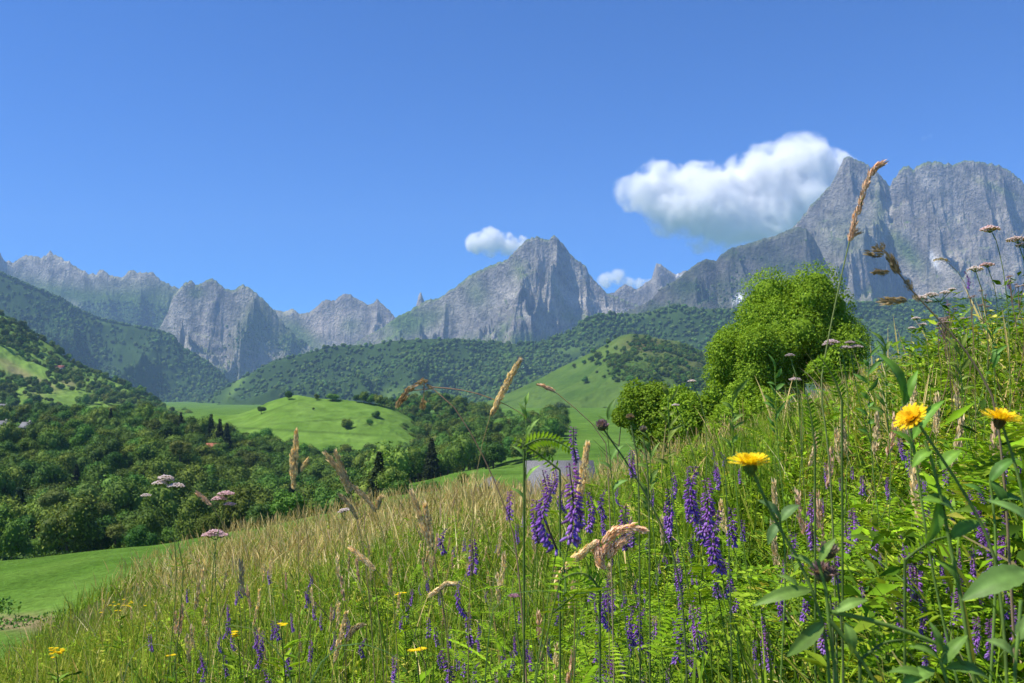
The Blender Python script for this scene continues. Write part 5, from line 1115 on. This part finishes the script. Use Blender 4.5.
# ---- yellow composites
def composite(label, stem, head, axis, Y, R_=.015, col=(.90, .74, .02), cup=(.20, .32, .07), rays=44, extra=None, name="hawkweed_flower", st=.0012):
    S = PP(stem, Y); S = [ground_under(S[0], 0, .02)] + S; O = S[0].copy(); t = empty(name, tuple(O), label, "wildflower")
    a = Acc(); tube(a, smooth_path([p - O for p in S], 30), [st * 1.2, st, st * .8], (.19, .30, .07), 8); a.build("stem", M_HERB, t)
    A = np.array(axis, float); A /= np.linalg.norm(A); B = np.cross(A, (0.1, 1, .2)); B /= np.linalg.norm(B); Cc = np.cross(A, B); c = np.array(P(head[0], head[1], Y)) - O
    r = np.random.default_rng(int(head[0])); a = Acc(); th = np.linspace(0, 2 * np.pi, 14, endpoint=False); prof_ = [(-.58, .08), (-.46, .2), (-.25, .27), (0, .27), (.05, .22)]
    V = np.concatenate([c + A * h * R_ + (np.cos(th)[:, None] * B + np.sin(th)[:, None] * Cc) * q * R_ * (1 + .08 * np.cos(th * 7))[:, None] for h, q in prof_]); i = np.arange(4)[:, None] * 14; j = np.arange(14)[None]; j2 = (j + 1) % 14
    a.add(V, np.stack([i + j, i + j2, i + 14 + j2, i + 14 + j], -1).reshape(-1, 4), cup)
    K = 26; az = r.uniform(0, 6.28, K); d = np.cos(az)[:, None] * B + np.sin(az)[:, None] * Cc; leaves(a, c - A * R_ * .45 + d * R_ * .22, A + d * .3, d, np.full(K, R_ * .55), np.full(K, R_ * .12), np.array(cup) * r.uniform(.6, 1.4, (K, 1))); a.build("bract_cup", M_HERB, t, True)
    a = Acc()
    for (k, el, l, rr) in ((rays, .22, .78, .25), (int(rays * .8), .62, .62, .18), (int(rays * .6), 1.05, .40, .08)):
        az = np.linspace(0, 6.28, k, endpoint=False) + r.uniform(-.12, .12, k); e = el + r.uniform(-.18, .18, k); d = np.cos(az)[:, None] * B + np.sin(az)[:, None] * Cc
        D = d * np.cos(e)[:, None] + A * np.sin(e)[:, None]; b = c + d * rr * R_ + A * .02 * R_; Lr_ = l * R_ * r.uniform(.85, 1.12, k); s = np.cross(D, A); s /= np.linalg.norm(s, axis=1)[:, None]; w = (.075 * R_)
        tip = b + D * Lr_[:, None] + A * .04 * R_; n_ = np.cross(s, D); m1 = b + D * (Lr_ * .5)[:, None] + n_ * R_ * .03
        V = np.stack([b - s * w * .5, b + s * w * .5, m1 - s * w, m1 + s * w, tip - s * w * .9, tip + s * w * .9], 1).reshape(-1, 3); i = np.arange(k)[:, None] * 6
        F = np.concatenate([np.concatenate([i, i + 1, i + 3, i + 2], 1), np.concatenate([i + 2, i + 3, i + 5, i + 4], 1)]); a.add(V, F, np.repeat(np.array(col) * r.uniform(.85, 1.15, (k, 1)) * (1, .93 if el > .5 else 1, 1), 6, axis=0))
    a.build("petals", M_PETAL, t, False); return t
composite("open yellow hawkweed flower in front of the bank, seen from the side", [(832, 690), (824, 620), (800, 560), (775, 522), (762, 492), (752, 470)], (750, 464), (-.05, -.12, 1), .6, .0140)
composite("orange yellow hawkweed flower facing up left on a slanting stem", [(1010, 690), (997, 560), (985, 530), (962, 488), (940, 456), (920, 426)], (912, 419), (-.75, -.35, .75), .6, .0115, (.90, .66, .02), cup=(.18, .20, .07))
composite("yellow hawkweed flower with dark cup at the right edge", [(1040, 600), (1025, 500), (1008, 440), (1002, 424)], (1000, 419), (.1, -.25, 1), .62, .0125, (.90, .70, .02), cup=(.16, .13, .05))
composite("small yellow flower half hidden behind the orange one", [(912, 460), (908, 400)], (907, 387), (.1, -.3, 1), 1.2, .008, (.80, .60, .02))
for k, (px, py, Y, lab) in enumerate([(119, 605, 5.0, "tall yellow ragwort top alone on the grassy slope at far left"), (56, 652, 3.2, "small yellow ragwort near the bottom left corner"), (238, 634, 2.2, "tiny yellow flower, left of the low ones"), (281, 625, 2.4, "tiny yellow flower between vetch spikes at left"), (417, 650, 1.6, "yellow flower above the bottom edge left of centre"), (402, 595, 3.0, "tiny yellow flower right of the drooping straw head"), (174, 656, 2.8, "tiny yellow flower low on the left slope")]):
    S = [ground_under(np.array(P(px, py, Y)), .02, .05)]; O = S[0]; c0 = np.array(P(px, py, Y)) - O; t = empty("ragwort" if k < 2 else "small_yellow_flower", tuple(O), lab, "wildflower")
    a = Acc(); tube(a, smooth_path([O * 0, c0 * .5 + (.01, 0, 0), c0 + (0, 0, -.012)], 8), [.003, .0014], (.12, .19, .05), 5); rr = np.random.default_rng(k); K = 40; az = rr.uniform(0, 6.28, K); tt_ = rr.uniform(.2, .9, K); D = np.stack([np.cos(az), np.sin(az), rr.uniform(.2, .9, K)], 1)
    leaves(a, c0[None] * tt_[:, None], D, np.tile((0, 0, 1.), (K, 1)), rr.uniform(.03, .07, K), rr.uniform(.008, .016, K), colpick(rr, K, GREENS)); a.build("stem", M_HERB, t, False)
    a = Acc(); sp = .045 if k == 0 else (.02 if k == 1 else .007)
    for q in range(16 if k < 2 else 3):
        c = c0 + rr.normal(size=3) * (sp, sp, sp * .45); m_ = 12; az = np.linspace(0, 6.28, m_); D = np.stack([np.cos(az), np.sin(az), .35 + 0 * az], 1); leaves(a, np.tile(c, (m_, 1)), D, np.tile((0, 0, 1.), (m_, 1)), np.full(m_, .010), np.full(m_, .005), np.tile((.90, .70, .02), (m_, 1)) * rr.uniform(.8, 1.1, (m_, 1)))
    a.build("flower_head", M_PETAL, t, False)

# ---- big leaves and leafy plants of the right foreground
def blade_leaf(a, b, tip, up, W_, col, curl=.15, nl=14, serr=.06, fold=.3):
    b, tip = np.array(b), np.array(tip); ax = tip - b; L_ = np.linalg.norm(ax); ax /= L_; up = np.array(up, float); s = np.cross(ax, up); s /= np.linalg.norm(s); u = np.cross(s, ax); t = np.linspace(0, 1, nl)
    w = W_ * .5 * np.sin(np.pi * np.clip(t, 0, 1) ** .8) ** .8 * (1 + serr * np.cos(np.arange(nl) * np.pi)); w[0] = W_ * .04; w[-1] = 0
    cc = b + ax * (t * L_)[:, None] + u * (curl * L_ * np.sin(np.pi * t))[:, None]; rows = []
    for q in (-1, -.5, 0, .5, 1): rows.append(cc + s * (w * q)[:, None] + u * (fold * w * abs(q) ** 1.2 + .02 * W_ * np.cos(np.arange(nl) * 1.9) * (abs(q) == .5))[:, None])
    V = np.stack(rows, 1).reshape(-1, 3); i = np.arange(nl - 1)[:, None] * 5; j = np.arange(4)[None]
    C = np.repeat(np.tile(np.array([1, .96, 1.35, .96, 1.0])[None], (nl, 1)).reshape(-1, 1), 3, axis=1) * np.array(col); a.add(V, np.stack([i + j, i + j + 1, i + 5 + j + 1, i + 5 + j], -1).reshape(-1, 4), C)
def leafy(label, stem, lvs, Y, col=(.11, .21, .03), srad=.0025, nodes=(), name="leafy_plant"):
    S = PP(stem, Y); S = [ground_under(S[0], random.uniform(-.1, .1), .01)] + S; O = S[0].copy(); t = empty(name, tuple(O), label, "plant"); a = Acc(); tube(a, smooth_path([p - O for p in S], 26), [srad * .7, srad * .6, srad * .45], (.20, .33, .07), 8)
    for b in nodes: tube(a, smooth_path([p - O for p in PP(b, Y)], 12), [srad * .7, srad * .45], (.20, .33, .07), 7)
    a.build("stem", M_HERB, t)
    for k, (x0, y0, x1, y1, w, *rest) in enumerate(lvs):
        up = rest[0] if rest else (0, -.6, 1); dy = rest[1] if len(rest) > 1 else 0; a = Acc(); p = np.array(P(x0, y0, Y)) - O; q = np.array(P(x1, y1, Y + dy)) - O
        blade_leaf(a, p, q, up, w * Y / FPX, np.array(col) * 1.3 * (1 + .12 * ((k * 7) % 5 - 2) / 2)); a.build("leaf", M_BIG, t, True)
    return t
leafy("large pale green serrated leaf at the right edge with a darker one under it", [(1035, 700), (1030, 600)], [(1030, 572, 961, 601, 26, (.2, -.75, .8)), (1024, 585, 1003, 655, 20, (.6, -.8, 0)), (1040, 540, 985, 500, 18, (0, -.6, 1))], .55, (.13, .23, .055))
leafy("branching green plant in the right foreground with pale pointed leaves", [(838, 700), (828, 615), (826, 585), (818, 560)], [(824, 622, 786, 657, 15, (.1, -.9, .5)), (812, 590, 752, 606, 13, (.1, -.8, .6)), (835, 612, 868, 600, 11, (0, -.7, .7)), (815, 570, 788, 555, 9), (820, 562, 836, 538, 9), (800, 590, 776, 575, 8), (845, 622, 852, 655, 12, (.1, -.9, .2))], .6, (.15, .25, .05), srad=.0024, nodes=[[(831, 612), (860, 617), (903, 630), (950, 648), (990, 690)], [(829, 620), (855, 650), (880, 690)]])
leafy("tall leafy stem under the orange flower with broad bright leaf", [(975, 700), (962, 600), (953, 560), (938, 480), (925, 440)], [(955, 512, 921, 500, 22, (0, -.5, 1)), (940, 470, 962, 450, 14), (932, 450, 912, 468, 12), (950, 540, 985, 522, 16), (938, 500, 925, 545, 13, (.2, -1, .1)), (960, 590, 935, 560, 14)], .62, (.13, .25, .03))
leafy("bright green leaf pair standing upright left of the small yellow flower", [(935, 600), (915, 450), (902, 400)], [(903, 402, 876, 352, 17, (.6, -.8, .2)), (905, 405, 918, 370, 9, (-.6, -.8, .1)), (912, 440, 945, 400, 12), (916, 455, 890, 430, 11)], .75, (.12, .25, .03), srad=.002)
leafy("light green stem rising at the bottom right corner with side leaves", [(1012, 700), (1018, 640), (1021, 600)], [(1018, 640, 1035, 610, 14), (1015, 660, 985, 640, 16)], .5, (.17, .27, .07), srad=.0022)
leafy("broad dark green leaves behind the orange flower on the bank", [(1000, 560), (990, 480)], [(990, 482, 1018, 458, 13, (0, -.5, 1)), (990, 480, 1006, 512, 11, (0, -.9, .4)), (985, 500, 962, 484, 10), (992, 500, 1024, 502, 12)], .8, (.08, .18, .03))
leafy("broad leafy plant in the bottom right corner", [(960, 720), (940, 660)], [(940, 660, 905, 646, 12), (942, 665, 968, 635, 13), (935, 670, 900, 690, 16), (945, 668, 990, 680, 16), (938, 655, 928, 620, 10), (930, 680, 888, 672, 12)], .6, (.12, .22, .04))
leafy("grey green broad leaves beside the slanting stem above the grasses", [(790, 560), (780, 520)], [(780, 520, 757, 500, 12), (781, 521, 800, 505, 12), (779, 522, 768, 545, 10)], .75, (.11, .19, .06), srad=.0015)
leafy("fresh green stem with narrow leaves rising left of the violet cluster", [(524, 600), (525, 520), (527, 450), (525, 397)], [(526, 440, 540, 418, 5), (526, 420, 518, 402, 5), (526, 405, 529, 392, 4), (526, 460, 512, 446, 5), (526, 480, 541, 465, 5), (525, 500, 510, 488, 5), (526, 430, 537, 425, 4)], 1.0, (.17, .29, .06), srad=.0009)
leafy("pale leafy shoot standing right of the slanting bud stem", [(618, 560), (612, 480), (606, 420)], [(608, 420, 616, 398, 6), (608, 430, 596, 415, 5), (611, 460, 624, 445, 6), (612, 470, 598, 462, 5), (613, 490, 628, 480, 6)], 1.0, (.12, .22, .05), srad=.0012)
for k, (px, py, top, lab) in enumerate([(775, 440, 372, "tall thin leafy stem before the foot of the small tree"), (732, 470, 395, "leafy stem before the gap in the bushes"), (668, 470, 396, "leafy stem before the free dark bush"), (868, 440, 350, "grey green leafy stem right of the umbels"), (885, 420, 345, "budding thick stem on the skyline of the bank"), (960, 400, 345, "leafy stem on the upper bank, left"), (992, 380, 318, "leafy stem on the upper bank, right"), (650, 520, 440, "leafy stem between bud stalks and the yellow flower")]):
    rr = np.random.default_rng(700 + k); lv = []
    for q in range(11):
        yy = top + (py - top) * q / 11; sg = 1 if q % 2 else -1; sg = sg if rr.random() < .7 else -sg; lv.append((px, yy, px + sg * rr.uniform(4, 17), yy - rr.uniform(0, 20), rr.uniform(2.5, 5), (rr.uniform(-.5, .5), -.8, rr.uniform(.2, 1))))
    leafy(lab, [(px + 8, py + 60), (px + 2, py), (px, top)], lv, rr.uniform(1.1, 1.5), (.10 + .03 * (k % 3), .21, .035), srad=.0014)
# ladder leaves one can tell apart
def ladder(label, pts, Y, m_, ll, w):
    S = PP(pts, Y); G = ground_under(S[0], 0, .03); t = empty("vetch_leaf", tuple(G), label, "plant"); a = Acc(); path = smooth_path([p - G for p in S], 30); tube(a, smooth_path([G * 0, path[0]], 6), .0012, (.12, .2, .05), 5); tube(a, path, [.0012, .0005], (.12, .2, .05), 5); a.build("stem", M_HERB, t)
    a = Acc(); q = np.linspace(.08, .97, m_); idx = (q * (len(path) - 2)).astype(int); T = path[idx + 1] - path[idx]; T /= np.linalg.norm(T, axis=1)[:, None]
    for sg in (1, -1):
        s = np.cross(T, (0, -1, .35)); s /= np.linalg.norm(s, axis=1)[:, None]; leaves(a, path[idx], s * sg + T * .55, np.tile((0, -1, .4), (m_, 1)), ll * Y / FPX * (1.1 - .5 * q), np.full(m_, w * Y / FPX), colpick(np.random.default_rng(m_), m_, GREENS[:3], .1), .08)
    a.build("leaflets", M_HERB, t, False)
ladder("long ladder shaped vetch leaf spreading right behind the violet cluster", [(524, 446), (540, 438), (556, 440), (572, 450)], .95, 13, 11, 3.4)
ladder("ladder shaped vetch leaf arching over the grass left of the violet cluster", [(560, 470), (540, 455), (522, 443), (512, 440)], .95, 10, 8, 2.6)
ladder("fine ladder shaped vetch leaf before the large tree foot", [(842, 400), (836, 382), (826, 364), (818, 356)], .9, 12, 10, 2.8)
ladder("pale drooping ladder leaf in the green below the violet cluster", [(600, 590), (590, 575), (575, 572), (560, 580)], .8, 10, 11, 3.4)
ladder("upright ladder leaf on the bank right of the yellow flower", [(815, 450), (812, 420), (806, 392)], .9, 12, 10, 3)
ladder("ladder leaf leaning right in the middle of the bank", [(905, 560), (930, 540), (955, 535)], .7, 12, 12, 3.4)
ladder("ladder leaf crossing the bottom right foreground", [(860, 660), (885, 640), (915, 640)], .6, 11, 13, 4)
# long arching grass leaves near the lens
for k, (pts, Y, w, c, lab) in enumerate([([(300, 690), (330, 650), (352, 640), (385, 650), (405, 662)], 1.0, 3.0, (.14, .25, .08), "broad pale grass leaf arching in the bottom left centre"), ([(480, 600), (520, 591), (560, 590), (590, 600)], .9, 2.2, (.15, .26, .07), "thin grass leaf bowed above the centre bottom, left"), ([(570, 610), (600, 597), (640, 600), (655, 606)], .9, 2.2, (.15, .26, .07), "thin grass leaf bowed above the centre bottom, right"), ([(628, 690), (608, 678), (590, 676)], .8, 4, (.22, .33, .14), "short pale leaf at the bottom edge"), ([(730, 400), (700, 520), (690, 560)], .9, 1.6, (.2, .27, .1), "long straight pale stem slanting across the violet spikes"), ([(300, 683), (270, 640), (240, 622), (215, 630)], 1.3, 2.6, (.2, .28, .08), "yellowish grass leaf bowed at lower left"), ([(120, 690), (130, 655), (150, 640), (175, 650)], 1.6, 2.5, (.26, .3, .1), "straw yellow blade bowed near the left bottom corner")]):
    S = PP(pts, Y); G = ground_under(S[0], 0, .02); full = smooth_path([G] + S, 30); a = Acc(); T = np.gradient(full, axis=0); s = np.cross(T, (0, -1, .5)); s /= np.linalg.norm(s, axis=1)[:, None]; tt_ = np.linspace(0, 1, len(full)); wv = w * Y / FPX * .5 * np.clip(np.sin(np.pi * (tt_ * .75 + .2)) , .08, 1)
    V = np.stack([full - s * wv[:, None] - G, full - G + np.cross(s, T / (np.linalg.norm(T, axis=1)[:, None])) * wv[:, None] * .35, full + s * wv[:, None] - G], 1).reshape(-1, 3); i = np.arange(len(full) - 1)[:, None] * 3; j = np.arange(2)[None]
    a.add(V, np.stack([i + j, i + j + 1, i + 4 + j, i + 3 + j], -1).reshape(-1, 4), c); o = a.build("grass_leaf", M_GRASS, None, True); o.location = tuple(G); tag(o, lab, "grass leaf")
